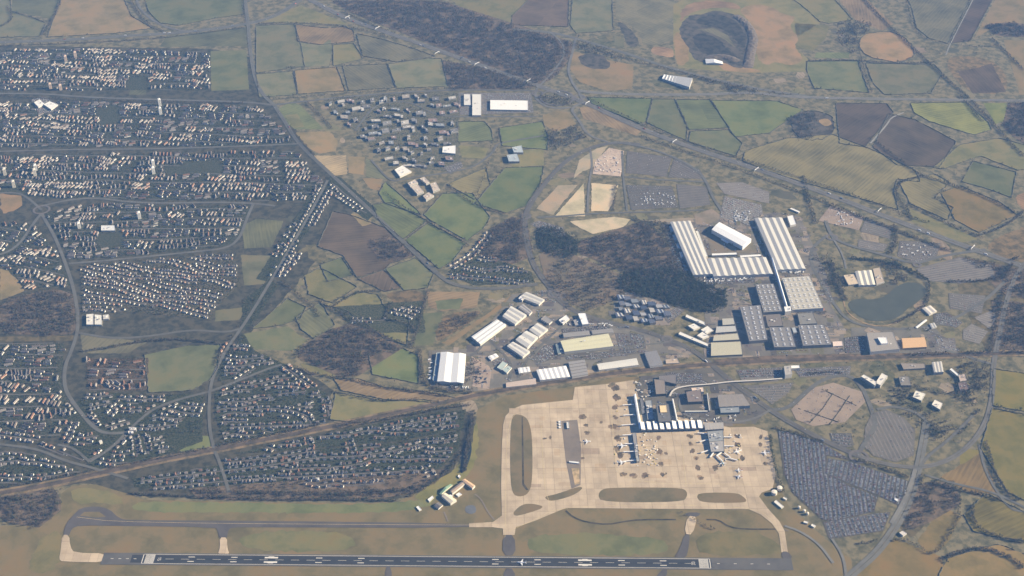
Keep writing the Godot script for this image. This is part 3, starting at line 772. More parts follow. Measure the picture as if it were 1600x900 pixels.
	# yellow lead-in lines on the aprons and taxiways
	for q in [[789, 840, 791, 700, 797, 655, 812, 642, 960, 628], [795, 830, 830, 815, 880, 789, 1170, 790, 1210, 812, 1226, 862], [953, 620, 960, 700, 962, 755, 1175, 757], [1065, 690, 1072, 760], [120, 808, 190, 817, 733, 821, 780, 820], [845, 660, 850, 760, 860, 790]]:
		var line := ribbon("taxi_line", W(q, 2, false), 1.0, Y_PAVED + 0.24, Color(0.62, 0.50, 0.26), "roofing", apron)
		line.name = "taxi_line"
	# oil and rubber left on the stands
	for q in [
		[960, 604, 11, 9], [962, 620, 9, 8], [960, 637, 7, 5], [961, 652, 7, 5], [957, 668, 9, 6], [964, 686, 8, 8], [966, 700, 8, 9], [968, 712, 8, 8], [970, 724, 7, 4], [972, 742, 9, 5], [990, 743, 9, 5], [1007, 744, 9, 6], [1030, 686, 6, 7], [1032, 707, 8, 8], [1041, 709, 5, 4],
		[1033, 725, 6, 6], [1034, 741, 5, 5], [1041, 740, 3, 3], [1078, 682, 6, 5], [1080, 694, 6, 6], [1083, 705, 6, 5], [1088, 717, 6, 6], [1091, 731, 6, 6], [1094, 746, 6, 4], [1117, 732, 7, 6], [1151, 681, 7, 5], [1153, 695, 7, 6], [1158, 718, 8, 9], [1188, 684, 4, 5], [1189, 696, 5, 5], [1196, 723, 5, 5],
		[910, 651, 9, 5], [914, 665, 6, 4], [918, 677, 6, 5], [852, 685, 7, 3], [860, 684, 3, 5], [908, 716, 7, 3], [940, 660, 4, 3],
	]:
		for k in 3:
			var c4 := Vector2(q[0] + rng.randf_range(-0.35, 0.35) * q[2], q[1] + rng.randf_range(-0.35, 0.35) * q[3])
			var blot := PackedVector2Array()
			var s2 := rng.randf_range(0.35, 0.75)
			for j in 18:
				var r := s2 * rng.randf_range(0.6, 1.15)
				blot.append(G(c4.x + cos(j * TAU / 18.0) * q[2] * r, c4.y + sin(j * TAU / 18.0) * q[3] * r))
			sheet("oil_stain", blot, Y_PAVED + 0.06 + k * 0.03 + rng.randf() * 0.02, [Color(0.33, 0.255, 0.185), Color(0.25, 0.19, 0.145), Color(0.18, 0.14, 0.11)][k], "scrub", rng.randf_range(0, TAU), apron)
	# bays of slabs relaid at other times
	var laid := []
	for k in 90:
		var c5 := G(rng.randf_range(800, 1205), rng.randf_range(605, 760))
		if not Geometry2D.is_point_in_polygon(c5, a):
			continue
		var w5 := rng.randf_range(8, 45)
		var h5 := rng.randf_range(6, 26)
		var spot := Rect2(c5 - Vector2(w5, h5), Vector2(w5, h5) * 2.0)
		if laid.any(func(r): return r.intersects(spot)):
			continue
		laid.append(spot)
		var tone5: Color = [Color(0.43, 0.34, 0.235), Color(0.54, 0.435, 0.305), Color(0.46, 0.355, 0.235), Color(0.37, 0.29, 0.205)][k % 4]
		sheet("relaid_slabs", PackedVector2Array([c5 + Vector2(-w5, -h5), c5 + Vector2(w5, -h5), c5 + Vector2(w5, h5), c5 + Vector2(-w5, h5)]), Y_PAVED + 0.03, tone5, "slabs", 0.02, apron)
	# worn patch where the fire crews train, and the ditch across the grass
	sheet("training_pad", W([728, 790, 742, 789, 745, 800, 736, 804, 726, 800], 1), 0.7, Color(0.15, 0.16, 0.17), "asphalt")
	for q in [[884, 798, 895, 808, 915, 816, 950, 820, 975, 815, 1000, 812, 1056, 812], [1104, 812, 1122, 812, 1140, 824, 1165, 827, 1216, 827]]:
		ribbon("drainage_ditch", W(q, 1, false), 7.0, 0.75, Color(0.09, 0.075, 0.055), "scrub")
	for q in [[742, 772, 752, 780, 762, 800, 772, 812], [694, 800, 700, 815], [1222, 826, 1232, 830]]:
		ribbon("service_road", W(q, 1, false), 6.0, 0.8, Color(0.20, 0.17, 0.13))


# ---------------------------------------------------------------- car parks

# name, tone, share of bays taken, direction of the rows (two pixels), outline
const PARKS := [
	[0.085, 0.96, [1225, 700, 1232, 780], [1215, 673, 1228, 674, 1280, 690, 1332, 720, 1292, 712, 1290, 740, 1330, 760, 1372, 776, 1366, 800, 1300, 815, 1284, 812, 1238, 770, 1226, 742]],
	[0.09, 0.93, [1300, 720, 1293, 750], [1294, 716, 1330, 722, 1420, 752, 1416, 770, 1404, 790, 1370, 774, 1330, 758, 1288, 740]],
	[0.10, 0.85, [1290, 815, 1300, 842], [1286, 816, 1370, 802, 1392, 800, 1380, 830, 1296, 843]],
	[0.12, 0.45, [1296, 676, 1330, 680], [1296, 677, 1330, 677, 1334, 696, 1322, 700, 1300, 690]],
	[0.15, 0.02, [1360, 660, 1380, 700], [1352, 668, 1362, 646, 1384, 640, 1412, 652, 1430, 672, 1428, 712, 1400, 722, 1364, 712, 1350, 696]],
	[0.25, 0.03, [1240, 640, 1290, 615], [1236, 640, 1272, 606, 1302, 598, 1346, 612, 1352, 628, 1320, 660, 1270, 666, 1244, 656]],
	[0.13, 0.02, [985, 240, 1040, 248], [980, 236, 1050, 246, 1041, 276, 978, 270]], [0.13, 0.02, [1050, 250, 1100, 275], [1053, 248, 1094, 266, 1102, 280, 1044, 277]],
	[0.12, 0.10, [985, 300, 1050, 302], [978, 289, 1050, 291, 1060, 324, 986, 328]], [0.14, 0.0, [1060, 300, 1105, 303], [1057, 288, 1104, 292, 1110, 320, 1062, 326]],
	[0.20, 0.03, [1130, 300, 1190, 305], [1119, 286, 1160, 285, 1202, 300, 1202, 318, 1132, 303]], [0.19, 0.30, [1135, 325, 1180, 345], [1132, 306, 1190, 320, 1192, 334, 1172, 350, 1150, 345, 1124, 340]],
	[0.26, 0.04, [1285, 340, 1340, 356], [1279, 345, 1298, 321, 1350, 339, 1342, 360]], [0.15, 0.02, [1345, 350, 1390, 362], [1353, 340, 1395, 355, 1390, 373, 1344, 362]], [0.17, 0.02, [1345, 380, 1380, 388], [1342, 374, 1388, 382, 1380, 394, 1340, 385]],
	[0.14, 0.12, [1410, 380, 1460, 390], [1406, 376, 1470, 380, 1464, 400, 1432, 411, 1402, 400]], [0.17, 0.01, [1440, 420, 1500, 410], [1430, 420, 1500, 402, 1550, 415, 1555, 434, 1500, 443, 1452, 439]],
	[0.13, 0.50, [1130, 580, 1300, 575], [1150, 578, 1222, 574, 1222, 590, 1158, 592]], [0.14, 0.40, [1250, 580, 1330, 578], [1240, 576, 1330, 572, 1328, 586, 1250, 590]], [0.18, 0.15, [1155, 590, 1220, 588], [1156, 590, 1214, 589, 1216, 596, 1160, 599]],
	[0.15, 0.10, [1175, 605, 1230, 603], [1160, 603, 1240, 598, 1232, 614, 1206, 632, 1190, 620]], [0.11, 0.55, [1060, 582, 1100, 584], [1040, 582, 1098, 584, 1100, 600, 1044, 600]],
	[0.15, 0.06, [1480, 470, 1530, 480], [1482, 458, 1540, 462, 1534, 490, 1484, 482]], [0.20, 0.0, [1520, 500, 1550, 510], [1522, 496, 1548, 486, 1560, 494, 1546, 514]], [0.19, 0.05, [1500, 515, 1540, 525], [1505, 516, 1518, 506, 1544, 518, 1530, 538, 1504, 530]],
	[0.12, 0.45, [1464, 490, 1500, 500], [1458, 490, 1480, 488, 1504, 504, 1496, 512, 1460, 506]], [0.17, 0.20, [1462, 530, 1490, 540], [1462, 530, 1492, 528, 1495, 550, 1462, 550]], [0.10, 0.55, [1318, 530, 1350, 530], [1318, 528, 1350, 524, 1354, 550, 1320, 552]],
	[0.13, 0.35, [1290, 470, 1300, 490], [1286, 450, 1296, 448, 1302, 470, 1296, 478]], [0.10, 0.45, [1048, 372, 1062, 410], [1036, 352, 1044, 350, 1062, 408, 1070, 428, 1060, 424]], [0.11, 0.5, [1084, 434, 1150, 438], [1084, 432, 1180, 432, 1180, 442, 1100, 446]],
	[0.11, 0.55, [880, 520, 950, 514], [876, 514, 950, 508, 956, 517, 880, 524]], [0.12, 0.55, [985, 520, 1000, 545], [984, 520, 1006, 524, 1010, 545, 990, 546]], [0.13, 0.35, [960, 524, 968, 545], [960, 520, 980, 522, 985, 545, 968, 548]], [0.12, 0.3, [880, 556, 920, 552], [880, 556, 960, 548, 990, 545, 1000, 552, 930, 562, 885, 562]],
	[0.30, 0.12, [740, 560, 745, 595], [736, 556, 764, 572, 768, 580, 764, 608, 738, 604, 742, 575]], [0.12, 0.4, [835, 545, 850, 560], [850, 540, 866, 535, 868, 560, 838, 570, 832, 560]], [0.14, 0.5, [772, 566, 800, 570], [766, 560, 790, 560, 800, 570, 790, 580, 774, 576]],
	[0.13, 0.4, [840, 292, 880, 340], [828, 350, 842, 345, 880, 355, 884, 368, 868, 372]], [0.42, 0.10, [935, 240, 965, 245], [930, 252, 952, 231, 975, 236, 972, 262, 970, 276, 926, 272]], [0.14, 0.3, [1000, 440, 1020, 480], [1034, 492, 1062, 478, 1070, 486, 1044, 506]],
	[0.11, 0.5, [60, 160, 90, 165], [48, 156, 66, 150, 94, 164, 84, 176, 60, 178]], [0.16, 0.35, [730, 150, 760, 150], [716, 145, 830, 145, 834, 176, 718, 180]], [0.14, 0.35, [700, 262, 720, 254], [692, 262, 720, 252, 724, 260, 704, 272]],
]


func build_car_parks() -> void:
	for lot in [
		[[866, 339, 912, 287, 914, 338], Color(0.56, 0.45, 0.32)], [[924, 286, 966, 290, 957, 318, 950, 330, 924, 330], Color(0.56, 0.45, 0.32)], [[890, 346, 960, 339, 986, 343, 974, 355, 926, 366, 906, 356], Color(0.54, 0.43, 0.31)],
		[[838, 326, 872, 290, 902, 289, 864, 336], Color(0.36, 0.28, 0.20)], [[905, 250, 932, 232, 950, 228, 926, 262, 910, 268, 896, 280], Color(0.38, 0.31, 0.23)], [[860, 380, 905, 402, 950, 420, 990, 440, 960, 470, 920, 485, 880, 470, 850, 430, 842, 400], Color(0.165, 0.130, 0.098)],
		[[1000, 345, 1075, 340, 1090, 342, 1050, 348], Color(0.28, 0.23, 0.18)], [[1085, 336, 1112, 326, 1130, 340, 1104, 352, 1088, 350], Color(0.26, 0.20, 0.16)], [[1100, 356, 1112, 352, 1140, 376, 1178, 380, 1186, 396, 1112, 396], Color(0.19, 0.155, 0.115)], [[1186, 384, 1180, 372, 1190, 366, 1196, 386], Color(0.17, 0.15, 0.11)],
	]:
		var p := uneven(W(lot[0]), 14.0, 5.0)
		sheet("bare_lot", p, 0.82 + rng.randf() * 0.06, lot[1], "grass", rng.randf_range(0, TAU))
		mark_area(p)
	# the hard standing between the halls, the industrial estate and the station
	for q in [[[1040, 345, 1100, 340, 1220, 332, 1250, 338, 1292, 430, 1300, 480, 1318, 510, 1320, 552, 1160, 560, 1105, 558, 1100, 470, 1080, 440, 1060, 428], 0.155], [[670, 548, 735, 545, 800, 460, 860, 452, 900, 490, 960, 508, 1050, 532, 1090, 552, 1000, 575, 870, 592, 740, 612, 672, 604], 0.165], [[1000, 590, 1080, 574, 1110, 572, 1200, 640, 1180, 662, 1100, 662, 1000, 668, 990, 612], 0.12], [[1330, 512, 1460, 512, 1500, 552, 1330, 556], 0.15], [[960, 470, 985, 456, 1050, 478, 1064, 492, 1040, 506, 1000, 504, 958, 490], 0.16]]:
		var p := W(q[0])
		var t: float = q[1]
		var yard := sheet("hard_standing", p, 0.62, Color(t * 1.12, t * 1.03, t * 0.84), "asphalt")
		# resurfaced strips, gravel and worn grass between the sheds, with whatever is parked on them
		var lo := p[0]
		var hi := p[0]
		for v in p:
			lo = lo.min(v)
			hi = hi.max(v)
		for k in int((hi.x - lo.x) * (hi.y - lo.y) / 1700.0):
			var c := Vector2(rng.randf_range(lo.x, hi.x), rng.randf_range(lo.y, hi.y))
			if not Geometry2D.is_point_in_polygon(c, p):
				continue
			var a := [0.0, -0.06, 0.65, PI / 2][rng.randi() % 4] as float
			var w := rng.randf_range(9, 34)
			var h := rng.randf_range(6, 20)
			var tone: Color = [Color(t * 0.75, t * 0.66, t * 0.60), Color(t * 1.6, t * 1.34, t * 1.08), Color(0.15, 0.14, 0.085), Color(t * 0.95, t * 0.86, t * 0.78), Color(0.30, 0.24, 0.18)][rng.randi() % 5]
			sheet("worn_patch", uneven(PackedVector2Array([c + Vector2(-w, -h).rotated(a), c + Vector2(w, -h).rotated(a), c + Vector2(w, h).rotated(a), c + Vector2(-w, h).rotated(a)]), 9.0, 5.0), 0.66 + rng.randf() * 0.10, tone, "asphalt", a, yard)
			if rng.randf() < 0.45:
				var n := rng.randi_range(4, 16)
				for j in n:
					cars.append([c + Vector2(j * 2.9 - n * 1.45, rng.randf_range(-0.4, 0.4)).rotated(a), -a + PI / 2, 0.74])
			elif rng.randf() < 0.5:
				for j in rng.randi_range(2, 6):
					trees.append([c + Vector2(rng.randf_range(-w, w), rng.randf_range(-h, h)), rng.randf_range(0.3, 0.75), rng.randi() % 2])
		mark_area(p)
	var i := 0
	for k in PARKS:
		var p := W(k[3])
		var t: float = k[0]
		var y := Y_PAVED + 0.02 + (i % 5) * 0.03
		var lot := sheet("car_park", p, y, (Color(t * 1.00, t * 0.92, t * 0.79) if t < 0.21 else Color(t * 1.25, t * 0.98, t * 0.75)), "asphalt")
		mark_area(p)
		var d := (G(k[2][2], k[2][3]) - G(k[2][0], k[2][1])).normalized()
		fill_bays(p, d, k[1], y, lot, Color(t * 1.30, t * 1.17, t * 1.00))
		i += 1


func fill_bays(p: PackedVector2Array, d: Vector2, share: float, y: float, lot: Node, aisle: Color) -> void:
	var n := Vector2(-d.y, d.x)
	var lo := Vector2(1e9, 1e9)
	var hi := -lo
	for v in p:
		var c := Vector2(v.dot(d), v.dot(n))
		lo = lo.min(c)
		hi = hi.max(c)
	var inner := Geometry2D.offset_polygon(p, -4.0)
	if inner.is_empty():
		return
	var area: PackedVector2Array = inner[0]
	var st := SurfaceTool.new()
	st.begin(Mesh.PRIMITIVE_TRIANGLES)
	var lines := 0
	var row := 0
	var b := lo.y + 3.0
	while b < hi.y:
		var s := lo.x
		var from := 1e9
		while s < hi.x + 3.0:
			var at := d * s + n * b
			var inside := Geometry2D.is_point_in_polygon(at, area)
			if inside:
				from = minf(from, s)
				if rng.randf() < share * (0.6 + 0.4 * hedge_noise.get_noise_2d(at.x * 0.5, at.y * 0.5) + 0.35):
					cars.append([at + n * rng.randf_range(-0.4, 0.4), atan2(-n.y, n.x) + (PI if rng.randf() < 0.5 else 0.0), y])
			elif from < 1e8:
				if row % 2 == 1:
					for v in [[from, 2.7], [s, 2.7], [s, 8.6], [from, 2.7], [s, 8.6], [from, 8.6]]:
						var e: Vector2 = d * v[0] + n * (b + v[1])
						st.set_color(aisle)
						st.set_normal(Vector3.UP)
						st.set_uv(e / 300.0)
						st.add_vertex(Vector3(e.x, y + 0.03, e.y))
					lines += 1
				from = 1e9
			s += 2.7
		b += 5.0 if row % 2 == 0 else 11.5
		row += 1
	if lines and aisle.r < 0.30:  # gravel lots have no painted aisles
		piece("aisle", st.commit(), tinted("asphalt"), lot).set_meta("kind", "stuff")


# ---------------------------------------------------------------- buildings

# Four corners of the roof as pixels (the eaves lie on the plane y = h); ridges run from the first corner to the second.
func building(called: String, label: String, px: Array, h: float, style: String, bays: int, roof_c: Color, wall_c: Color, more := {}, group := "", category := "building") -> Node3D:
	var q := []
	for k in 4:
		q.append(G(px[k * 2], px[k * 2 + 1], h))
	var mid: Vector2 = (q[0] + q[1] + q[2] + q[3]) * 0.25
	var o: Node3D
	if more.has("on"):  # a part of another building
		o = Node3D.new()
		o.name = called
		more.on.add_child(o, true)
		o.position = Vector3(mid.x, 0, mid.y) - more.on.position
	else:
		o = thing(called, label, category, Vector3(mid.x, 0, mid.y), 0.0, group)
	var top := []
	var low := []
	for k in 4:
		var c: Vector2 = q[k] - mid
		top.append(Vector3(c.x, h, c.y))
		low.append(Vector3(c.x, float(more.get("foot", -1.0)), c.y))
	var ground := PackedVector2Array([q[0], q[1], q[2], q[3]])
	mark_area(ground)
	mark_line(ground, 3.0, true)
	var wm := paint(wall_c, 0.7, "roofing")
	var rm := paint(roof_c, 0.75, "roofing")
	for k in 4:
		var st := begin()
		quad(st, low[k], low[(k + 1) % 4], top[(k + 1) % 4], top[k])
		piece("wall", done(st), wm, o)
	var A: Vector3 = top[0]
	var B: Vector3 = top[1]
	var C: Vector3 = top[2]
	var D: Vector3 = top[3]
	if style == "flat":
		var drop := Vector3(0, -0.7, 0)
		var st := begin()
		quad(st, A + drop, B + drop, C + drop, D + drop)
		var roof := piece("roof", done(st), rm, o)
		var cp := begin()
		var out := 0.5
		for k in 4:
			var a: Vector3 = top[k]
			var b: Vector3 = top[(k + 1) % 4]
			var n := Vector3(-(b - a).z, 0, (b - a).x).normalized() * out
			if n.dot((a + b) * 0.5) > 0.0:
				n = -n
			quad(cp, a + Vector3(0, 0.05, 0), b + Vector3(0, 0.05, 0), b + n + Vector3(0, 0.05, 0), a + n + Vector3(0, 0.05, 0))
			quad(cp, a + n + Vector3(0, 0.05, 0), b + n + Vector3(0, 0.05, 0), b + n + drop, a + n + drop)
		piece("parapet", done(cp), wm, roof)
	else:
		for k in bays:
			var a := A.lerp(D, float(k) / bays)
			var b := B.lerp(C, float(k) / bays)
			var c := B.lerp(C, float(k + 1) / bays)
			var d := A.lerp(D, float(k + 1) / bays)
			var width := a.distance_to(d)
			var rise := Vector3(0, width * float(more.get("pitch", 0.08)), 0)
			var st := begin()
			if style == "saw":
				quad(st, a, b, c + rise * 2.0, d + rise * 2.0)
				quad(st, d, c, c + rise * 2.0, d + rise * 2.0)
				tri(st, a, d, d + rise * 2.0)
				tri(st, b, c, c + rise * 2.0)
			elif style == "vault":
				var last := [a, b]
				for j in range(1, 9):
					var lift := Vector3(0, sin(j * PI / 8.0) * width * 0.16, 0)
					var now := [a.lerp(d, j / 8.0) + lift, b.lerp(c, j / 8.0) + lift]
					quad(st, last[0], last[1], now[1], now[0])
					tri(st, a.lerp(d, 0.5), last[0], now[0])
					tri(st, b.lerp(c, 0.5), last[1], now[1])
					last = now
			else:
				var e := (a + d) * 0.5 + rise
				var f := (b + c) * 0.5 + rise
				quad(st, a, b, f, e)
				quad(st, e, f, c, d)
				tri(st, a, e, d)
				tri(st, b, c, f)
			piece("roof_bay", done(st), rm, o)
	if more.has("lights"):
		var l: Array = more.lights
		var lm := paint(Color(0.80, 0.80, 0.78), 0.5)
		var along_u: Vector3 = (B - A).normalized()
		for x in l[0]:
			for y in l[1]:
				for s in [-0.16, 0.16]:
					var c := A.lerp(B, (x + 0.5 + s) / l[0]).lerp(D.lerp(C, (x + 0.5 + s) / l[0]), (y + 0.5) / l[1])
					var st := begin()
					box(st, Vector3(-l[2] * 0.7, -1.2, -l[2]), Vector3(l[2] * 0.7, 2.2, l[2]))
					var r := piece("roof_light", done(st), lm, o)
					r.position = c
					r.rotation.y = atan2(-along_u.z, along_u.x)
	for k in int(more.get("plant", 0)):
		var c := A.lerp(B, rng.randf_range(0.15, 0.85)).lerp(D.lerp(C, rng.randf_range(0.15, 0.85)), rng.randf_range(0.2, 0.8))
		var w := rng.randf_range(2.0, 5.0)
		var st := begin()
		box(st, Vector3(-w, -1.4, -w * 0.6), Vector3(w, rng.randf_range(1.2, 3.0), w * 0.6))
		var r := piece("roof_plant", done(st), paint([Color(0.55, 0.54, 0.52), Color(0.30, 0.29, 0.28), Color(0.70, 0.68, 0.64)][k % 3], 0.6), o)
		r.position = c
		r.rotation.y = rng.randf_range(0, 0.6)
	for s in int(more.get("storeys", 0)):
		var y0 := 1.2 + s * 3.5
		if y0 + 1.6 > h:
			break
		for k in 4:
			var a: Vector3 = low[k]
			var b: Vector3 = low[(k + 1) % 4]
			var n := Vector3(-(b - a).z, 0, (b - a).x).normalized() * 0.15
			if n.dot((a + b) * 0.5) < 0.0:
				n = -n
			var p := a.lerp(b, 0.06) + n
			var r := a.lerp(b, 0.94) + n
			p.y = y0
			r.y = y0
			var st := begin()
			quad(st, p, r, r + Vector3(0, 1.5, 0), p + Vector3(0, 1.5, 0))
			piece("window_band", done(st), paint(Color(0.04, 0.05, 0.06), 0.15), o)
	return o


const WHITE_ROOF := Color(0.80, 0.79, 0.76)
const CREAM_ROOF := Color(0.51, 0.495, 0.455)
const GREY_ROOF := Color(0.27, 0.255, 0.24)
const DARK_ROOF := Color(0.205, 0.195, 0.190)
const PALE_WALL := Color(0.52, 0.50, 0.46)
const DULL_WALL := Color(0.22, 0.21, 0.20)


func build_halls() -> void:
	building("exhibition_hall", "long cream exhibition hall of four ridges beside the brown heath", [1047, 347, 1083, 430, 1114, 428, 1079, 345], 14, "ridge", 4, CREAM_ROOF, PALE_WALL, {"pitch": 0.10})
	building("exhibition_hall", "cream exhibition hall of nine short ridges behind the lorry yard", [1105, 404, 1115, 432, 1208, 428, 1197, 402], 14, "ridge", 8, CREAM_ROOF, PALE_WALL, {"pitch": 0.10})
	building("exhibition_hall", "cream exhibition hall of four ridges next to the lake scrub", [1179, 341, 1214, 422, 1259, 420, 1222, 340], 14, "ridge", 4, CREAM_ROOF, PALE_WALL, {"pitch": 0.10})
	building("arena", "tall plain white arena block standing on the lawn", [1112, 358.5, 1160.5, 385, 1174, 373, 1124, 347], 22, "ridge", 1, Color(0.84, 0.84, 0.83), Color(0.62, 0.64, 0.65), {"pitch": 0.04})
	building("marquee", "small white marquee on the grass before the white arena", [1126.5, 373.5, 1137, 380, 1139.5, 377.5, 1129, 372], 4, "ridge", 2, WHITE_ROOF, WHITE_ROOF, {"pitch": 0.2})
	for k in 4:
		var y: float = 353.0 + k * 13.5
		var x: float = 1045.0 + (y - 353.0) * 0.40
		building("loading_dock", "pale loading dock against the long cream exhibition hall", [x, y, x + 3.2, y + 8.5, x + 7.5, y + 8.2, x + 4.3, y], 8, "flat", 1, CREAM_ROOF, PALE_WALL, {}, "loading docks on the long hall")
	building("entrance_hall", "narrow pale concourse joining two cream exhibition halls", [1087, 361, 1102, 401, 1106, 400, 1091, 360], 11, "flat", 1, Color(0.70, 0.68, 0.60), PALE_WALL, {})
	building("entrance_hall", "white covered walk along the back of the nine-ridged hall", [1112, 396, 1113, 399, 1152, 397.5, 1151, 394.5], 10, "flat", 1, WHITE_ROOF, PALE_WALL, {})
	building("entrance_hall", "second white covered walk beyond the courtyard", [1156, 399, 1157, 402, 1190, 400, 1189, 397], 10, "flat", 1, WHITE_ROOF, PALE_WALL, {})
	building("entrance_hall", "grey concourse block beside the four-ridged lake hall", [1194, 378, 1210, 418, 1215, 417, 1200, 377], 12, "flat", 1, Color(0.36, 0.38, 0.40), DULL_WALL, {"plant": 3})
	building("plant_house", "small white plant house at the corner of the lake hall", [1230, 338, 1235, 352, 1244, 350, 1239, 336], 12, "flat", 1, WHITE_ROOF, PALE_WALL, {})
	building("plant_house", "thin pale shed behind the white plant house", [1234, 326, 1248, 332, 1250, 330, 1237, 324.5], 6, "flat", 1, WHITE_ROOF, PALE_WALL, {})
	building("exhibition_hall", "dark flat hall with paired roof lights along the beige sheds", [1156, 479.5, 1171, 533, 1200, 530.5, 1188.5, 476.5], 16, "flat", 1, DARK_ROOF, DULL_WALL, {"lights": [7, 3, 3.0]})
	building("exhibition_hall", "dark flat hall with roof lights below the lorry yard", [1180, 444, 1193, 488, 1223, 486, 1209, 443], 16, "flat", 1, GREY_ROOF * 0.8, DULL_WALL, {"lights": [5, 4, 3.0]})
	building("exhibition_hall", "dark flat hall with roof lights over the railway yard", [1202, 511, 1210, 542.5, 1244, 541.7, 1235, 511], 16, "flat", 1, DARK_ROOF, DULL_WALL, {"lights": [4, 3, 3.0]})
	building("exhibition_hall", "dark flat hall with roof lights beside the pink-roofed box", [1247, 508, 1255, 540, 1300, 538, 1287.5, 507], 16, "flat", 1, DARK_ROOF, DULL_WALL, {"lights": [4, 4, 3.0]})
	var pale := building("exhibition_hall", "pale speckled flat hall with a red band along its foot", [1222, 434, 1238, 484, 1287, 481, 1265, 431], 18, "flat", 1, Color(0.46, 0.43, 0.36), PALE_WALL, {"lights": [6, 6, 3.0]})
	var e := [G(1237, 487, 4) , G(1288, 483.5, 4)]
	var st := begin()
	var at := Vector2(pale.position.x, pale.position.z)
	quad(st, Vector3(e[0].x - at.x, 0, e[0].y - at.y + 2.0), Vector3(e[1].x - at.x, 0, e[1].y - at.y + 2.0), Vector3(e[1].x - at.x, 6, e[1].y - at.y - 6.0), Vector3(e[0].x - at.x, 6, e[0].y - at.y - 6.0))
	piece("canopy", done(st), paint(Color(0.42, 0.13, 0.08), 0.7), pale)
	building("skywalk", "long thin white glazed walkway between the dark halls", [1205, 404, 1228, 480, 1231, 479.5, 1208, 403], 13, "ridge", 1, Color(0.62, 0.66, 0.70), Color(0.40, 0.45, 0.50), {"pitch": 0.3})
	building("entrance_hall", "white stepped entrance block at the end of the walkway", [1225, 479, 1227, 487, 1237, 485.5, 1236, 478], 20, "flat", 1, WHITE_ROOF, PALE_WALL, {"plant": 2})
	building("entrance_hall", "grey link block between the two dark railway halls", [1237, 512, 1240, 520, 1246, 519, 1243, 511], 15, "flat", 1, Color(0.38, 0.41, 0.43), DULL_WALL, {})
	building("entrance_hall", "low brown foyer in the angle of the dark halls", [1196, 492, 1200, 510, 1224, 509, 1220, 490], 9, "flat", 1, Color(0.17, 0.145, 0.125), DULL_WALL, {"plant": 3})
	building("entrance_hall", "low grey foyer behind the dark hall by the lake", [1246, 490, 1250, 507, 1277, 505, 1270, 488], 9, "flat", 1, Color(0.20, 0.19, 0.17), DULL_WALL, {"plant": 3})
	for k in 4:
		var b: Array = [[1128.5, 497.5, 1129, 508, 1148.7, 506.5, 1146.5, 496.7], [1119.5, 510, 1118, 520, 1151.7, 517.7, 1149.5, 508.7], [1115.7, 523.7, 1114, 532.7, 1156, 530.5, 1153, 520.7], [1111, 535, 1111, 556, 1160.7, 553.7, 1157.7, 533.5]][k]
		building("multi_storey_car_park", ["smallest mossy beige car deck at the edge of the dark wood", "pale grey car deck, second from the dark wood", "mottled beige car deck, third from the dark wood", "largest mossy beige car deck next to the railway"][k], b, 9, "flat", 1, [Color(0.42, 0.40, 0.34), Color(0.44, 0.43, 0.40), Color(0.45, 0.42, 0.32), Color(0.46, 0.43, 0.31)][k], DULL_WALL, {})
	building("ticket_office", "pale pink flat-roofed box beside the dark exhibition hall", [1301, 533.5, 1302, 541, 1317.5, 540, 1316, 532.7], 6, "flat", 1, Color(0.72, 0.58, 0.50), PALE_WALL, {})
	var concert := building("concert_hall", "large grey hall with a white box on its roof", [1354.5, 520, 1360.5, 549.5, 1406, 545, 1395, 518.7], 18, "flat", 1, Color(0.30, 0.27, 0.235), PALE_WALL, {"plant": 6})
	building("roof_box", "white plant box on top of the large grey hall", [1371, 527, 1377, 537, 1388, 536, 1385, 527], 24, "flat", 1, WHITE_ROOF, WHITE_ROOF, {"on": concert, "foot": 16.0})
	var warm := building("depot", "orange-tan roofed depot with one grey roof band", [1409, 528.5, 1444.5, 527, 1448, 542, 1411, 544], 10, "ridge", 1, Color(0.64, 0.40, 0.20), Color(0.45, 0.30, 0.17), {"pitch": 0.05})
	warm.set_meta("category", "building")
	building("station", "tall pale station block between the platforms", [1225, 572, 1227, 586, 1238, 584, 1236, 571], 20, "flat", 1, Color(0.40, 0.37, 0.33), PALE_WALL, {"plant": 2})
	building("station", "thin white platform canopy beside the station block", [1233, 571, 1234, 575.5, 1250, 575, 1249, 570.5], 12, "flat", 1, WHITE_ROOF, PALE_WALL, {})
	building("hotel", "curved white hotel wing with dark roof wells", [1345.5, 588, 1367, 602, 1371, 597, 1350, 585], 16, "flat", 1, Color(0.72, 0.68, 0.60), PALE_WALL, {"plant": 3, "storeys": 4})
	building("hotel", "second white hotel wing turned towards the ring road", [1368, 598, 1376, 602, 1387, 587, 1378, 582.5], 16, "flat", 1, Color(0.72, 0.68, 0.60), PALE_WALL, {"plant": 2, "storeys": 4})
	building("office_block", "grey office with a pale ribbed front beside the railway", [1456, 566, 1459.5, 582, 1474.5, 581, 1471.5, 564.5], 14, "ridge", 3, Color(0.46, 0.44, 0.40), PALE_WALL, {"storeys": 3})
	building("office_block", "white flat office below the loop road", [1426, 620, 1440, 626, 1446, 615, 1431, 610], 10, "flat", 1, Color(0.74, 0.70, 0.60), PALE_WALL, {"plant": 2, "storeys": 2})
	building("office_block", "white flat office with a red end wall", [1456, 632, 1469, 640, 1473, 630, 1461, 624], 10, "flat", 1, Color(0.76, 0.70, 0.60), PALE_WALL, {"plant": 3, "storeys": 2})
	building("office_block", "low brown office along the railway hedge", [1407, 567, 1412, 577, 1446, 575, 1445, 568], 8, "flat", 1, Color(0.25, 0.21, 0.17), DULL_WALL, {"plant": 3})
	building("office_block", "dark broken-roofed office among bare trees", [1404, 588, 1408, 602, 1424, 602, 1420, 588], 9, "flat", 1, Color(0.20, 0.18, 0.15), DULL_WALL, {"plant": 4})
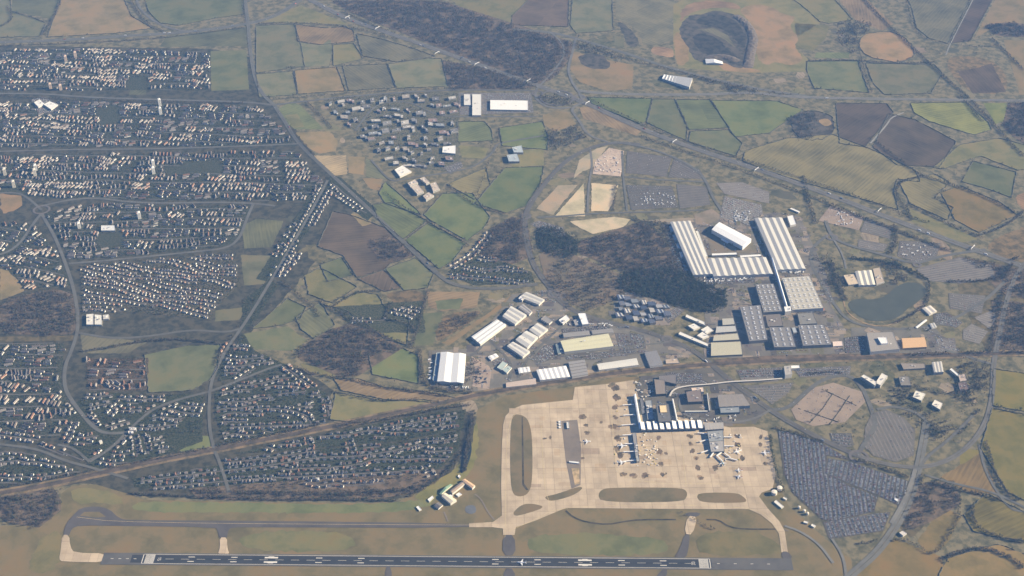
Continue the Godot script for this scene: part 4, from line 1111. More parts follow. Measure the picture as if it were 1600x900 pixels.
	building("office_block", "slim white office on the curve by the flyover", [1484, 577, 1497, 588, 1500, 586, 1487, 575], 9, "flat", 1, WHITE_ROOF, PALE_WALL, {})
	building("office_block", "pinkish office with a stepped roof by the flyover", [1497, 585, 1500, 596, 1511, 594, 1508, 584], 9, "flat", 1, Color(0.48, 0.38, 0.32), DULL_WALL, {"plant": 2})
	building("office_block", "dark red-brown office with white end behind the flyover", [1497, 598, 1500, 610, 1514, 608, 1510, 597], 9, "flat", 1, Color(0.16, 0.11, 0.10), DULL_WALL, {"plant": 2})
	building("lake_hotel", "sandy low wing of the lakeside hotel", [1318, 430, 1326, 445, 1342, 443, 1334, 428], 9, "flat", 1, Color(0.60, 0.48, 0.33), PALE_WALL, {"plant": 2, "storeys": 2})
	building("lake_hotel", "pale central wing of the lakeside hotel", [1336, 424, 1342, 446, 1368, 445, 1362, 422], 9, "ridge", 3, Color(0.58, 0.55, 0.47), PALE_WALL, {"pitch": 0.1})
	building("lake_hotel", "stepped tan wing of the lakeside hotel beside the water", [1364, 420, 1370, 444, 1382, 440, 1375, 418], 9, "flat", 1, Color(0.44, 0.36, 0.27), PALE_WALL, {"plant": 4, "storeys": 2})
	building("boat_house", "white and dark clubhouse on the lake's far shore", [1441, 482, 1452, 492, 1464, 486, 1454, 477], 6, "ridge", 2, Color(0.62, 0.57, 0.50), PALE_WALL, {})
	building("boat_house", "thin white shed on the slope under the clubhouse", [1430, 511, 1446, 499, 1449, 500, 1433, 512.5], 4, "ridge", 1, WHITE_ROOF, PALE_WALL, {})
	building("boat_house", "grey shed beside the clubhouse car park", [1452, 506, 1456, 513, 1464, 511, 1460, 504], 5, "ridge", 2, Color(0.42, 0.41, 0.39), PALE_WALL, {})


func build_industry() -> void:
	var rows := [
		["cream warehouse at the head of the estate by the roundabout", [811.5, 464, 842, 476, 851, 467.8, 822.7, 455.8], 10, "ridge", 2, CREAM_ROOF], ["white annex on the end of the roundabout warehouse", [810, 466, 816, 469, 820, 465, 814, 462], 12, "flat", 1, WHITE_ROOF],
		["square cream warehouse of three bays along the estate road", [785, 494, 804.7, 506.7, 822.7, 491.7, 798.7, 478], 11, "ridge", 3, CREAM_ROOF * 1.08], ["long two-bay white warehouse with a dark roof slot", [736.5, 526, 776, 499, 791, 507.5, 750.7, 538], 11, "ridge", 3, WHITE_ROOF * 0.94],
		["lowest of three joined cream sheds, nearest the yard", [792, 540.5, 816.7, 557.7, 828, 548.7, 801.7, 533.7], 11, "ridge", 2, CREAM_ROOF * 1.12], ["middle and largest of three joined cream sheds", [805.5, 530.7, 824, 543.5, 840.7, 526, 822.7, 516.5], 12, "ridge", 2, CREAM_ROOF * 1.15], ["topmost of three joined cream sheds", [827, 515, 842, 526, 856.5, 514, 840, 504.5], 10, "ridge", 2, CREAM_ROOF * 1.1],
		["grey brick workshop between the joined sheds and the roundabout", [845, 498.5, 858, 506, 863, 501.5, 852.7, 492.5], 9, "flat", 1, GREY_ROOF], ["small white workshop with a roof slot", [873, 500, 879.7, 506, 890, 497.7, 885, 491.7], 9, "flat", 1, WHITE_ROOF], ["grey workshop behind the square cream warehouse", [810, 479.7, 827, 491.7, 831.7, 486.5, 817.5, 475], 9, "ridge", 2, GREY_ROOF * 1.2],
		["huge white distribution shed with two grey-sided ridges", [683, 596, 689, 550, 728, 553, 724.7, 598.6], 15, "ridge", 2, Color(0.82, 0.81, 0.77)], ["lean-to with shade painted in grey-blue along the huge white distribution shed", [676, 594, 682, 551, 688.5, 550, 682.5, 596], 9, "flat", 1, Color(0.22, 0.28, 0.32)],  # the lean-to colour holds the shade on the left of the shed
		["small white unit behind the lorry park", [762, 557.5, 767.5, 563, 779, 556.5, 775, 552], 6, "ridge", 2, WHITE_ROOF], ["pale green office wing, long arm", [776.5, 574, 784, 578, 793, 568, 786, 564], 8, "flat", 1, Color(0.42, 0.50, 0.46)], ["pale green office wing, short arm", [784, 577, 792, 583, 800, 574, 795, 571], 8, "flat", 1, Color(0.40, 0.48, 0.45)],
		["white unit between the green office and the railway", [809, 575, 811, 583.4, 829, 580.6, 827, 573], 7, "ridge", 3, WHITE_ROOF], ["long pinkish row of workshops along the railway", [790.5, 598, 837, 591, 838, 600, 791, 605], 6, "ridge", 2, Color(0.50, 0.40, 0.33)],
		["white six-bay shed beside the railway", [838, 578, 844, 594, 891, 588.7, 884.5, 571.5], 10, "ridge", 6, WHITE_ROOF], ["grey striped shed next to the white six-bay shed", [888, 565.5, 913.7, 561.7, 919, 585, 894, 589.5], 9, "saw", 5, GREY_ROOF * 1.1], ["long pale single-roof shed above the railway cutting", [932.5, 568.5, 994.7, 559.5, 997.7, 570, 936, 578], 9, "ridge", 1, Color(0.64, 0.62, 0.56)],
		["grey striped shed at the end of the cutting", [1006.7, 550.5, 1015.7, 573, 1036, 570, 1026, 548], 9, "saw", 4, GREY_ROOF * 1.15], ["long pale olive hall of three ridges", [875.5, 532.5, 950.5, 521, 958.7, 540.7, 882, 549.7], 12, "ridge", 3, Color(0.60, 0.57, 0.38)], ["annex with shade painted in teal on the end of the olive hall", [868, 538, 876, 534, 881, 550, 872, 553], 7, "flat", 1, Color(0.14, 0.19, 0.21)],  # the annex colour paints the shadow at the left end of the hall
		["long grey shed behind the olive hall", [879, 520.5, 920, 516.5, 922, 523, 881, 527], 7, "ridge", 1, GREY_ROOF], ["grey shed with a dark gap behind the olive hall", [924, 516, 956, 513, 959, 518.5, 926, 522], 7, "ridge", 1, GREY_ROOF * 0.95], ["bright white upright warehouse by the ring road", [903, 489.7, 910, 507, 920.5, 506, 915, 489], 12, "flat", 1, Color(0.83, 0.83, 0.82)],
		["grey annex beside the bright white warehouse", [896, 500, 899, 508, 909, 507, 906, 498], 6, "flat", 1, GREY_ROOF * 1.2], ["low tan block in the railway cutting", [1040, 562, 1041, 568, 1062, 567, 1058, 560], 5, "flat", 1, Color(0.46, 0.36, 0.27)],
	]
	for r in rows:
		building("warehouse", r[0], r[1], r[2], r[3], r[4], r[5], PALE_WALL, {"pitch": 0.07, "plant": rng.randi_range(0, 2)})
	# dense blue-grey works below the wood
	for k in 26:
		var c := Vector2(968 + (k % 7) * 12 + rng.randf_range(-2, 2), 464 + (k / 7) * 9.5 + (k % 7) * 2.6 + rng.randf_range(-1, 1))
		if c.x + (c.y - 464) * 0.4 > 1052:
			continue
		var w := rng.randf_range(4.0, 6.0)
		var d := rng.randf_range(2.6, 4.0)
		building("factory_shed", "blue-grey factory shed packed among others beside the dark wood", [c.x - w, c.y - d, c.x - w + 3, c.y + d, c.x + w + 3, c.y + d - 1, c.x + w, c.y - d - 1 + 1.5], rng.randf_range(6, 11), ["ridge", "saw", "flat"][k % 3], 2 + k % 3, [Color(0.24, 0.26, 0.30), Color(0.33, 0.33, 0.34), Color(0.19, 0.21, 0.24), Color(0.42, 0.40, 0.37)][k % 4], DULL_WALL, {"pitch": 0.16}, "sheds of the works beside the wood")
	for b in [[1071, 495, 1102, 508, 1101, 503, 1073, 491], [1075, 509, 1084, 515, 1094, 511, 1085, 505], [1095, 515, 1104, 521, 1115, 516, 1106, 509], [1089, 524, 1098, 529, 1108, 525, 1098, 518], [1060, 522, 1106, 541, 1107, 537, 1063, 518]]:
		building("trade_unit", "white trade unit with cream roof beside the car decks", b, 8, "flat", 1, Color(0.74, 0.71, 0.64), PALE_WALL, {"plant": 1}, "white trade units beside the car decks")
	for r in [
		["orange-roofed fire station hangar", [722, 750.5, 738, 763, 742.5, 758.5, 726.5, 748], 9, Color(0.66, 0.44, 0.26)], ["brown gabled hangar beside the taxiway grass", [703.5, 766, 721, 752.5, 726, 756, 707, 771], 9, Color(0.34, 0.26, 0.19)], ["cream gabled hangar on the maintenance base", [690, 775, 704, 787, 713.5, 781, 695.5, 769.5], 10, Color(0.70, 0.62, 0.47)],
		["long thin green shed along the bank", [686.5, 771, 689, 772.5, 707, 757.5, 704, 756], 5, Color(0.22, 0.34, 0.22)], ["dark low shed at the end of the maintenance base", [678, 790, 685, 795, 692, 789, 685, 784.5], 6, Color(0.16, 0.145, 0.135)],
	]:
		building("hangar", r[0], r[1], r[2], "ridge", 1, r[3], PALE_WALL, {"pitch": 0.12})
	for b in [[712, 772, 716, 776, 722, 772, 718, 769], [700, 774, 704, 777, 708, 774, 704, 772], [650, 792, 655, 798, 659, 796, 654, 790], [715, 744, 718, 747, 720, 743, 717, 741], [668, 780, 671, 784, 678, 777, 676, 774]]:
		building("cabin", "small white cabin on the maintenance base", b, 4, "flat", 1, WHITE_ROOF, PALE_WALL, {}, "cabins on the maintenance base")
	# fuel farm
	for t in [[1218.5, 761.5, 10.0, 11.0], [1210, 768, 11.0, 12.0], [1249, 791.5, 5.0, 9.0], [1257, 797, 5.0, 9.0], [1262, 801, 5.0, 9.0]]:
		var at := G(t[0], t[1], t[3])
		var big: bool = t[2] > 8.0
		var o := thing("storage_tank", "broad pale fuel tank at the corner of the apron" if big else "small white fuel tank beside the car park bank", "tank", Vector3(at.x, 0, at.y), 0.0, "broad fuel tanks" if big else "small fuel tanks")
		var shell := CylinderMesh.new()
		shell.top_radius = t[2]
		shell.bottom_radius = t[2]
		shell.height = t[3] + 1.0
		shell.radial_segments = 24
		shell.cap_top = false
		piece("shell", shell, paint(Color(0.60, 0.55, 0.47), 0.6), o).position.y = t[3] * 0.5 - 0.5
		var cone := CylinderMesh.new()
		cone.top_radius = 0.8
		cone.bottom_radius = t[2]
		cone.height = 1.4
		cone.radial_segments = 24
		piece("cover", cone, paint(Color(0.68, 0.61, 0.50), 0.6), o).position.y = t[3] + 0.7
		mark(at, t[2] + 4.0)
	for r in [["long white pump house of the fuel farm", [1209, 784, 1221, 794, 1225, 791, 1213, 781]], ["white box behind the fuel farm pump house", [1223, 778, 1228, 781, 1230, 778.5, 1225, 776]], ["small pale hut at the end of the fuel farm", [1255, 816, 1262, 818, 1263, 815, 1257, 813.5]], ["grey hut at the lower fence of the fuel farm", [1267, 821, 1272, 824, 1275, 821, 1269, 818]]]:
		building("pump_house", r[0], r[1], 5, "flat", 1, Color(0.74, 0.70, 0.62), PALE_WALL, {})
	var shop := building("retail_shed", "white striped retail shed between the two dual carriageways", [1034, 122.5, 1037, 116, 1082, 124, 1077, 138], 9, "saw", 1, Color(0.40, 0.40, 0.40), PALE_WALL, {"pitch": 0.02})
	for k in 9:
		var t := k / 9.0
		building("retail_bay", "white roof bay standing on the striped retail shed", [1037 + 43 * t, 116.5 + 8 * t, 1034 + 43 * t, 122.5 + 15 * t, 1036 + 43 * t, 122.8 + 15 * t, 1039.4 + 43 * t, 117 + 8 * t], 11, "ridge", 1, WHITE_ROOF, WHITE_ROOF, {"pitch": 0.2, "on": shop, "foot": 8.0})
	building("quarry_shed", "long white shed at the foot of the quarry", [1102, 92, 1103, 99, 1130, 100, 1129, 96], 7, "ridge", 1, WHITE_ROOF, PALE_WALL, {})
	building("control_shed", "white roofed stores at the end of the tarmac strip", [885, 659, 886, 669, 890, 669, 889, 659], 6, "flat", 1, Color(0.62, 0.60, 0.55), PALE_WALL, {})
	for k in 3:
		building("fuel_cabin", "small white cabin beside the tarmac strip", [872 + k * 0.3, 657.5 + k * 4.2, 873 + k * 0.3, 660.5 + k * 4.2, 877 + k * 0.3, 660 + k * 4.2, 876 + k * 0.3, 657 + k * 4.2], 4, "flat", 1, WHITE_ROOF, PALE_WALL, {}, "cabins beside the tarmac strip")
	building("fence_wall", "low white blast wall round the sand pit", [889, 720, 889.5, 722, 905, 724, 905, 721.5], 5, "flat", 1, WHITE_ROOF, WHITE_ROOF, {}, "", "wall")
	building("roadside_house", "white flat-roofed house beside the dual carriageway", [1405, 832, 1411, 837, 1417, 833, 1411, 829], 7, "flat", 1, Color(0.60, 0.55, 0.50), PALE_WALL, {})
	building("kiosk", "white kiosk in the long-stay car park", [1397, 780, 1402, 783.5, 1404, 780, 1399, 777], 5, "flat", 1, WHITE_ROOF, PALE_WALL, {})


func build_offices() -> void:
	for r in [
		["bright white office with a notched roof in the business park", [616.5, 265, 625, 276, 643, 267.5, 629, 258], Color(0.82, 0.78, 0.70)], ["white office with roof plant beside the meadow", [692, 229, 691, 238, 712, 240, 712, 227], Color(0.80, 0.79, 0.76)],
		["large plain white warehouse beside the motorway junction", [766, 156, 766, 171, 825, 172, 825, 157], Color(0.83, 0.82, 0.78)], ["pale U-shaped office, long wing", [725, 147, 725, 164, 736, 164, 735, 147], Color(0.64, 0.62, 0.58)], ["pale U-shaped office, end wing", [738, 147, 738, 180, 752, 180, 752, 147], Color(0.70, 0.68, 0.62)],
		["tan office block, lowest of the stepped cluster", [661, 306, 666, 312, 678, 305, 670, 300], Color(0.52, 0.43, 0.34)], ["tan office block in the middle of the stepped cluster", [642, 292, 652, 303, 662, 299, 653, 288], Color(0.54, 0.45, 0.36)], ["tan office block, topmost of the stepped cluster", [637, 286, 641, 291, 653, 285, 649, 280], Color(0.55, 0.46, 0.37)],
		["tan office block facing the stepped cluster", [672, 287, 677, 299, 687, 295, 681, 284], Color(0.53, 0.44, 0.35)], ["slim tan office behind the stepped cluster", [656, 279, 666, 287, 671, 284, 663, 276], Color(0.50, 0.42, 0.34)], ["glassy office beside the building site", [800, 230, 803, 238, 818, 238, 815, 227], Color(0.40, 0.45, 0.46)], ["second glassy office beside the building site", [792, 242, 795, 252, 812, 252, 808, 240], Color(0.38, 0.43, 0.45)],
		["white works roof inside the road loop", [53, 160, 60, 167, 70, 162, 62, 155], Color(0.80, 0.78, 0.72)], ["larger white works roof inside the road loop", [68, 163, 80, 171, 90, 163, 78, 158], Color(0.82, 0.80, 0.74)], ["white school block beside the dark purple wood", [135, 491, 135, 507, 146, 507, 146, 490], Color(0.70, 0.67, 0.60)], ["second white school block beside the dark purple wood", [148, 491, 148, 507, 159, 507, 159, 492], Color(0.68, 0.66, 0.59)],
		["small white school wing behind the white blocks", [161, 492, 161, 498, 170, 498, 170, 491], Color(0.62, 0.60, 0.55)], ["long white school with an end pavilion on the green", [158, 352, 158, 360, 180, 360, 179, 352], Color(0.66, 0.66, 0.64)], ["white hall in the middle of the old village", [201, 667, 202, 671.5, 213, 672, 213, 668], Color(0.80, 0.74, 0.66)], ["smaller white hall beside the village hall", [200, 673, 201, 677, 209, 677, 208, 673], Color(0.78, 0.72, 0.64)],
		["pale church hall on the village bend", [155, 688, 156, 692, 160, 690, 159, 687], Color(0.72, 0.64, 0.50)], ["white house with flat roof beyond the railway gardens", [494, 746, 494, 750, 499, 750, 499, 746], Color(0.80, 0.78, 0.74)],
	]:
		var white: bool = r[2].r > 0.6
		building("office_block", r[0], r[1], 9 if white else 12, "flat", 1, r[2], PALE_WALL, {"plant": 3, "storeys": 0 if white else 3})
	# the rest of the business park
	var zone := W([505, 158, 560, 150, 700, 143, 716, 146, 718, 200, 716, 262, 690, 268, 650, 262, 612, 252, 575, 225, 540, 190])
	sheet("hard_standing", uneven(zone, 20.0, 18.0), 0.55, Color(0.175, 0.155, 0.125), "garden", 0.3)
	for k in 1400:
		var c := Vector2(rng.randf_range(505, 716), rng.randf_range(148, 265))
		var g := G(c.x, c.y)
		if not Geometry2D.is_point_in_polygon(g, zone) or not is_free(g, 16.0):
			continue
		var w := [2.2, 3.2, 4.4, 6.4][rng.randi() % 4] * rng.randf_range(0.85, 1.15) as float
		var d := rng.randf_range(1.3, 3.0)
		var lean := rng.randf_range(-1.2, 2.6)
		var slip := rng.randf_range(0.0, 2.0)
		var lit := rng.randi() % 7
		var kind: Array = [["tan-roofed office", Color(0.42, 0.36, 0.29)], ["grey-roofed office", Color(0.30, 0.285, 0.265)], ["dark-roofed office", Color(0.18, 0.17, 0.165)], ["pale-roofed office", Color(0.58, 0.54, 0.47)], ["brick-red-roofed office", Color(0.34, 0.23, 0.19)], ["blue-grey-roofed office", Color(0.33, 0.35, 0.36)], ["dark-roofed office", Color(0.21, 0.195, 0.18)]][lit]
		var h := rng.randf_range(7, 12)
		var o := building("office_block", "low %s with parked cars in the business park" % kind[0], [c.x - w, c.y - d + lean, c.x - w + slip, c.y + d + lean, c.x + w + slip, c.y + d, c.x + w, c.y - d], h, "flat", 1, kind[1] * 0.8, [PALE_WALL * 0.7, DULL_WALL][k % 2], {"plant": 1 + k % 3, "storeys": 2}, "%ss of the business park" % kind[0])
		if k % 2:
			building("wing", "", [c.x + w, c.y - d * 0.2, c.x + w + slip, c.y + d * 2.2, c.x + w * 1.8 + slip, c.y + d * 2.1, c.x + w * 1.8, c.y - d * 0.2], h - 1.5, "flat", 1, kind[1] * 0.95, DULL_WALL, {"on": o, "plant": 1})
		mark(g, 14.0 + w * 3.0)
		for j in rng.randi_range(4, 14):
			cars.append([g + Vector2(-24 + j * 3.1, 24 + rng.randf_range(-1, 1)), PI / 2, 0.3])
		for j in 8:
			trees.append([g + Vector2(rng.randf_range(-40, 40), rng.randf_range(-34, -18)), rng.randf_range(0.35, 0.8), rng.randi() % 2])
	# tower blocks
	for t in [[250, 158, 42, 0], [251, 171, 40, 0], [240, 254, 42, 0], [240, 264, 38, 0], [218, 334, 36, 0], [124, 349, 30, 0], [8, 266, 38, 1], [22, 285, 36, 1], [55, 267, 38, 1], [56, 259, 34, 0], [103, 88, 34, 2], [118, 82, 34, 2], [79, 131, 32, 2], [95, 133, 32, 2]]:
		var at := G(t[0], t[1] + 7)
		var o := thing("tower_block", ["white slab tower block with a blank sunlit flank", "cream tower block of paired white shafts above the shops", "pinkish tower block on the far estate"][t[3]], "tower block", Vector3(at.x, 0, at.y), deg_to_rad(24), ["white tower blocks", "cream tower blocks", "far pinkish tower blocks"][t[3]])
		var h: float = t[2]
		var shade: Color = [Color(0.80, 0.78, 0.72), Color(0.72, 0.66, 0.54), Color(0.66, 0.50, 0.38)][t[3]]
		var st := begin()
		box(st, Vector3(-7.5, -1, -9), Vector3(7.5, h, 9))
		piece("shaft", done(st), paint(shade, 0.7), o)
		st = begin()
		box(st, Vector3(-3, h - 0.2, -4), Vector3(3, h + 3.5, 4))
		piece("lift_house", done(st), paint(shade, 0.7), o)
		for k in int(h / 3.0) - 1:
			st = begin()
			box(st, Vector3(-6.0, 2.4 + k * 3.0, 8.8), Vector3(6.0, 3.8 + k * 3.0, 9.12))
			piece("window_band", done(st), paint(Color(0.10, 0.11, 0.12), 0.2), o)
		mark(at, 16.0)


func build_terminal() -> void:
	var white := Color(0.80, 0.79, 0.75)
	var hall := building("terminal", "long low terminal hall under a white saw-tooth roof", [1000, 672, 1100, 668, 1098, 657, 998, 659.5], 13, "flat", 1, Color(0.30, 0.31, 0.32), Color(0.10, 0.12, 0.14), {})
	for k in 10:
		var x: float = 1000.0 + k * 9.9
		var y: float = 659.6 - k * 0.28
		building("roof_tooth", "white slanted roof tooth standing on the terminal hall", [x + 6.2, y - 0.3, x + 8.6, y + 11.8, x + 2.2, y + 12, x, y], 14.5, "saw", 1, white, white, {"pitch": 0.13, "on": hall, "foot": 12.0})
	building("pier", "long white-roofed pier beside the shaded stands", [990, 616, 999, 670, 1003, 669, 993.5, 615], 13, "ridge", 1, white, Color(0.28, 0.36, 0.40), {"pitch": 0.12})
	building("pier", "second thin white-roofed arm beside the forecourt", [1050, 623, 1057, 657, 1059, 657, 1052, 623], 11, "ridge", 1, white, PALE_WALL, {"pitch": 0.12})
	building("pier", "low grey pier reaching out onto the apron", [988, 676, 994, 718, 999, 717, 994, 676], 9, "flat", 1, Color(0.27, 0.26, 0.25), DULL_WALL, {"plant": 4})
	building("pier", "grey cabin at the tip of the low pier", [993, 712, 995, 721, 999.5, 720, 997.5, 711], 11, "flat", 1, Color(0.36, 0.37, 0.34), DULL_WALL, {"plant": 1})
	var block := building("office_block", "dark square terminal block with a sand-coloured roof panel", [1025, 632, 1029, 659, 1050, 658, 1045, 631], 24, "flat", 1, Color(0.13, 0.125, 0.12), Color(0.09, 0.10, 0.11), {"plant": 2})
	building("roof_deck", "sand-coloured roof deck on top of the dark terminal block", [1030.5, 633.5, 1032, 644.5, 1043, 644, 1041.5, 633], 26, "flat", 1, Color(0.78, 0.60, 0.34), Color(0.50, 0.38, 0.22), {"on": block, "foot": 22.0})
	building("office_block", "cluttered grey plant roof inside the terminal court", [1008, 626, 1012, 656, 1022, 655, 1018, 625], 9, "flat", 1, Color(0.30, 0.31, 0.31), DULL_WALL, {"plant": 12})
	building("office_block", "dark shed between the long pier and the plant roof", [1000, 622, 1003, 646, 1008, 645, 1005, 622], 7, "flat", 1, Color(0.16, 0.16, 0.17), DULL_WALL, {"plant": 3})
	building("multi_storey_car_park", "brown car deck with a dark side above the terminal", [1022, 592, 1025, 616, 1041, 615, 1039, 594], 13, "flat", 1, Color(0.23, 0.19, 0.155), Color(0.08, 0.09, 0.10), {})
	building("multi_storey_car_park", "dark grey car deck nearest the railway cutting", [1029, 587, 1030, 594, 1057, 600, 1057, 585], 11, "flat", 1, Color(0.17, 0.15, 0.14), Color(0.08, 0.09, 0.10), {})
	building("office_block", "brick-red stepped office by the monorail bend", [1072, 612, 1075, 628, 1098, 627, 1095, 608], 14, "flat", 1, Color(0.19, 0.15, 0.13), Color(0.10, 0.11, 0.12), {"plant": 2, "storeys": 3})
	building("monorail_station", "peach-coloured station roof on the monorail bend", [1080, 606, 1082, 611.5, 1100, 612, 1099, 605], 12, "flat", 1, Color(0.70, 0.54, 0.42), PALE_WALL, {"plant": 2})
	building("multi_storey_car_park", "striped grey car deck with a wide glass front", [1121, 617, 1124, 636, 1172, 634, 1160, 616], 14, "saw", 5, Color(0.31, 0.27, 0.225), Color(0.24, 0.28, 0.31), {"pitch": 0.05})
	building("office_block", "glass-fronted dark block before the striped car deck", [1124, 629, 1126, 645, 1156, 644, 1155, 630], 10, "flat", 1, Color(0.24, 0.26, 0.27), Color(0.10, 0.13, 0.16), {"plant": 2, "storeys": 2})
	building("skybridge", "thin pale footbridge slanting to the terminal forecourt", [1104.5, 614, 1108, 641, 1110, 641, 1106.5, 614], 8, "flat", 1, Color(0.60, 0.58, 0.52), PALE_WALL, {})
	building("skybridge", "short pale footbridge over the coach bays", [1070, 641.5, 1070, 643.5, 1106, 643, 1106, 641.2], 7, "flat", 1, Color(0.58, 0.56, 0.50), PALE_WALL, {})
	building("terminal", "pale ribbed annex at the end of the saw-tooth roof", [1100, 661, 1102, 672, 1131, 670, 1130, 660], 11, "saw", 6, Color(0.48, 0.44, 0.38), DULL_WALL, {"pitch": 0.06})
	building("terminal", "upper grey block of the second terminal", [1105, 674, 1108, 690, 1131, 688, 1130, 672], 12, "flat", 1, Color(0.27, 0.28, 0.28), Color(0.13, 0.16, 0.18), {"plant": 9})
	building("terminal", "lower grey block of the second terminal with roof wells", [1108, 689, 1111, 706, 1132, 705, 1131, 687], 11, "flat", 1, Color(0.34, 0.32, 0.30), Color(0.11, 0.14, 0.16), {"plant": 7})
	# air bridges, each a covered gangway on a leg with a rotunda at its head
	for b in [[993, 663, 972, 664.5, 0], [992, 648, 975, 649, 0], [990, 632, 974, 633, 0], [989, 679.5, 974, 680, 0], [990, 693.5, 977, 693.5, 0], [992, 705.5, 975, 706, 0], [993, 719, 975, 721, 0], [1108, 703.5, 1096, 707, 1], [1105, 678, 1091, 676.5, 1], [1106, 687, 1094, 690, 1], [1115, 707, 1110, 714, 2], [1127, 707, 1120, 712, 2], [1120, 712, 1128, 720, 2], [1132, 708, 1140, 714, 2], [1140, 716, 1151, 719, 2], [1131, 683, 1143, 683, 2], [1131, 697, 1146, 697, 2]]:
		var a := G(b[0], b[1], 5)
		var c := G(b[2], b[3], 5)
		var o := thing("air_bridge", ["pale air bridge reaching from the long pier", "grey air bridge in the shade of the second terminal", "sunlit air bridge at the foot of the second terminal"][b[4]], "air bridge", Vector3(a.x, 0, a.y), atan2(-(c - a).y, (c - a).x), ["air bridges of the long pier", "shaded air bridges of the second terminal", "sunlit air bridges of the second terminal"][b[4]])
		var l := a.distance_to(c)
		var st := begin()
		box(st, Vector3(-1, 3.6, -2.0), Vector3(l, 6.8, 2.0))
		piece("gangway", done(st), paint(Color(0.74, 0.72, 0.68), 0.6), o)
		var drum := CylinderMesh.new()
		drum.top_radius = 3.0
		drum.bottom_radius = 3.0
		drum.height = 3.6
		drum.radial_segments = 10
		piece("rotunda", drum, paint(Color(0.62, 0.61, 0.58), 0.6), o).position = Vector3(l, 5.2, 0)
		st = begin()
		box(st, Vector3(l * 0.7 - 0.8, 0.5, -0.8), Vector3(l * 0.7 + 0.8, 3.7, 0.8))
		piece("leg", done(st), paint(Color(0.30, 0.30, 0.30), 0.6), o)
	# the people-mover on its raised concrete track
	var track := W([1046, 622, 1050, 612, 1060, 607, 1080, 604, 1110, 602, 1140, 598, 1180, 596.5, 1224, 593], 2, false)
	var line := thing("monorail_track", "raised pale concrete people-mover track curving to the station", "track", Vector3(track[0].x, 0, track[0].y))
	var st2 := begin()
	var spots := along(track, 12.0)
	for i in spots.size() - 1:
		var p0: Vector2 = spots[i][0] - track[0]
		var p1: Vector2 = spots[i + 1][0] - track[0]
		var n0: Vector2 = Vector2(-spots[i][1].y, spots[i][1].x) * 3.2
		var n1: Vector2 = Vector2(-spots[i + 1][1].y, spots[i + 1][1].x) * 3.2
		quad(st2, Vector3(p0.x - n0.x, 7, p0.y - n0.y), Vector3(p0.x + n0.x, 7, p0.y + n0.y), Vector3(p1.x + n1.x, 7, p1.y + n1.y), Vector3(p1.x - n1.x, 7, p1.y - n1.y))
		quad(st2, Vector3(p0.x + n0.x, 7, p0.y + n0.y), Vector3(p0.x + n0.x, 5.4, p0.y + n0.y), Vector3(p1.x + n1.x, 5.4, p1.y + n1.y), Vector3(p1.x + n1.x, 7, p1.y + n1.y))
		quad(st2, Vector3(p0.x - n0.x, 7, p0.y - n0.y), Vector3(p0.x - n0.x, 5.4, p0.y - n0.y), Vector3(p1.x - n1.x, 5.4, p1.y - n1.y), Vector3(p1.x - n1.x, 7, p1.y - n1.y))
		if i % 3 == 0:
			var stp := begin()
			box(stp, Vector3(-0.8, -0.5, -0.8), Vector3(0.8, 6.9, 0.8))
			piece("pillar", done(stp), paint(Color(0.45, 0.42, 0.38), 0.8), line).position = Vector3(p0.x, 0, p0.y)
	piece("deck", done(st2), paint(Color(0.52, 0.48, 0.42), 0.8), line)


# ---------------------------------------------------------------- aircraft

func airliner_parts() -> Dictionary:
	var out := {}
	var st := SurfaceTool.new()
	st.begin(Mesh.PRIMITIVE_TRIANGLES)
	var prof := [[0.0, 0.1, 0.2], [0.8, 0.9, 0.0], [2.5, 1.7, 0.0], [5.0, 2.0, 0.0], [24.0, 2.0, 0.0], [29.0, 1.6, 0.35], [33.0, 0.9, 0.9], [36.0, 0.25, 1.3]]
	for i in prof.size() - 1:
		for k in 12:
			var a0 := k * TAU / 12.0
			var a1 := (k + 1) * TAU / 12.0
			var p := [prof[i], prof[i + 1]]
			var v := []
			for e in [[0, a0], [0, a1], [1, a1], [1, a0]]:
				var q: Array = p[e[0]]
				v.append(Vector3(18.0 - q[0], 3.6 + q[2] + sin(e[1]) * q[1], cos(e[1]) * q[1]))
			quad(st, v[0], v[1], v[2], v[3])
	out.fuselage = done(st)
	for s in [-1, 1]:
		st = begin()
		slab(st, [Vector3(4.5, 2.9, s * 1.6), Vector3(-3.0, 4.0, s * 17.0), Vector3(-4.8, 4.0, s * 17.0), Vector3(-3.2, 2.9, s * 1.6)], 0.35)
		out["wing %d" % s] = done(st)
		st = begin()
		slab(st, [Vector3(-13.5, 4.6, s * 0.4), Vector3(-17.0, 4.9, s * 6.4), Vector3(-18.4, 4.9, s * 6.4), Vector3(-16.8, 4.6, s * 0.4)], 0.25)
		out["tail %d" % s] = done(st)
	st = begin()
	var fin := [Vector2(-11.5, 5.2), Vector2(-16.0, 11.6), Vector2(-18.4, 11.6), Vector2(-17.0, 5.0)]
	for z in [-0.22, 0.22]:
		quad(st, Vector3(fin[0].x, fin[0].y, z), Vector3(fin[1].x, fin[1].y, z * 0.4), Vector3(fin[2].x, fin[2].y, z * 0.4), Vector3(fin[3].x, fin[3].y, z))
	for k in 4:
		var a: Vector2 = fin[k]
		var b: Vector2 = fin[(k + 1) % 4]
		quad(st, Vector3(a.x, a.y, -0.2), Vector3(b.x, b.y, -0.1), Vector3(b.x, b.y, 0.1), Vector3(a.x, a.y, 0.2))
	out.fin = done(st)
	var pod := CylinderMesh.new()
	pod.top_radius = 0.85
	pod.bottom_radius = 1.1
	pod.height = 4.0
	pod.radial_segments = 10
	out.engine = pod
	st = begin()
	box(st, Vector3(-0.5, 0.0, -0.5), Vector3(0.5, 2.6, 0.5))
	out.leg = done(st)
	return out


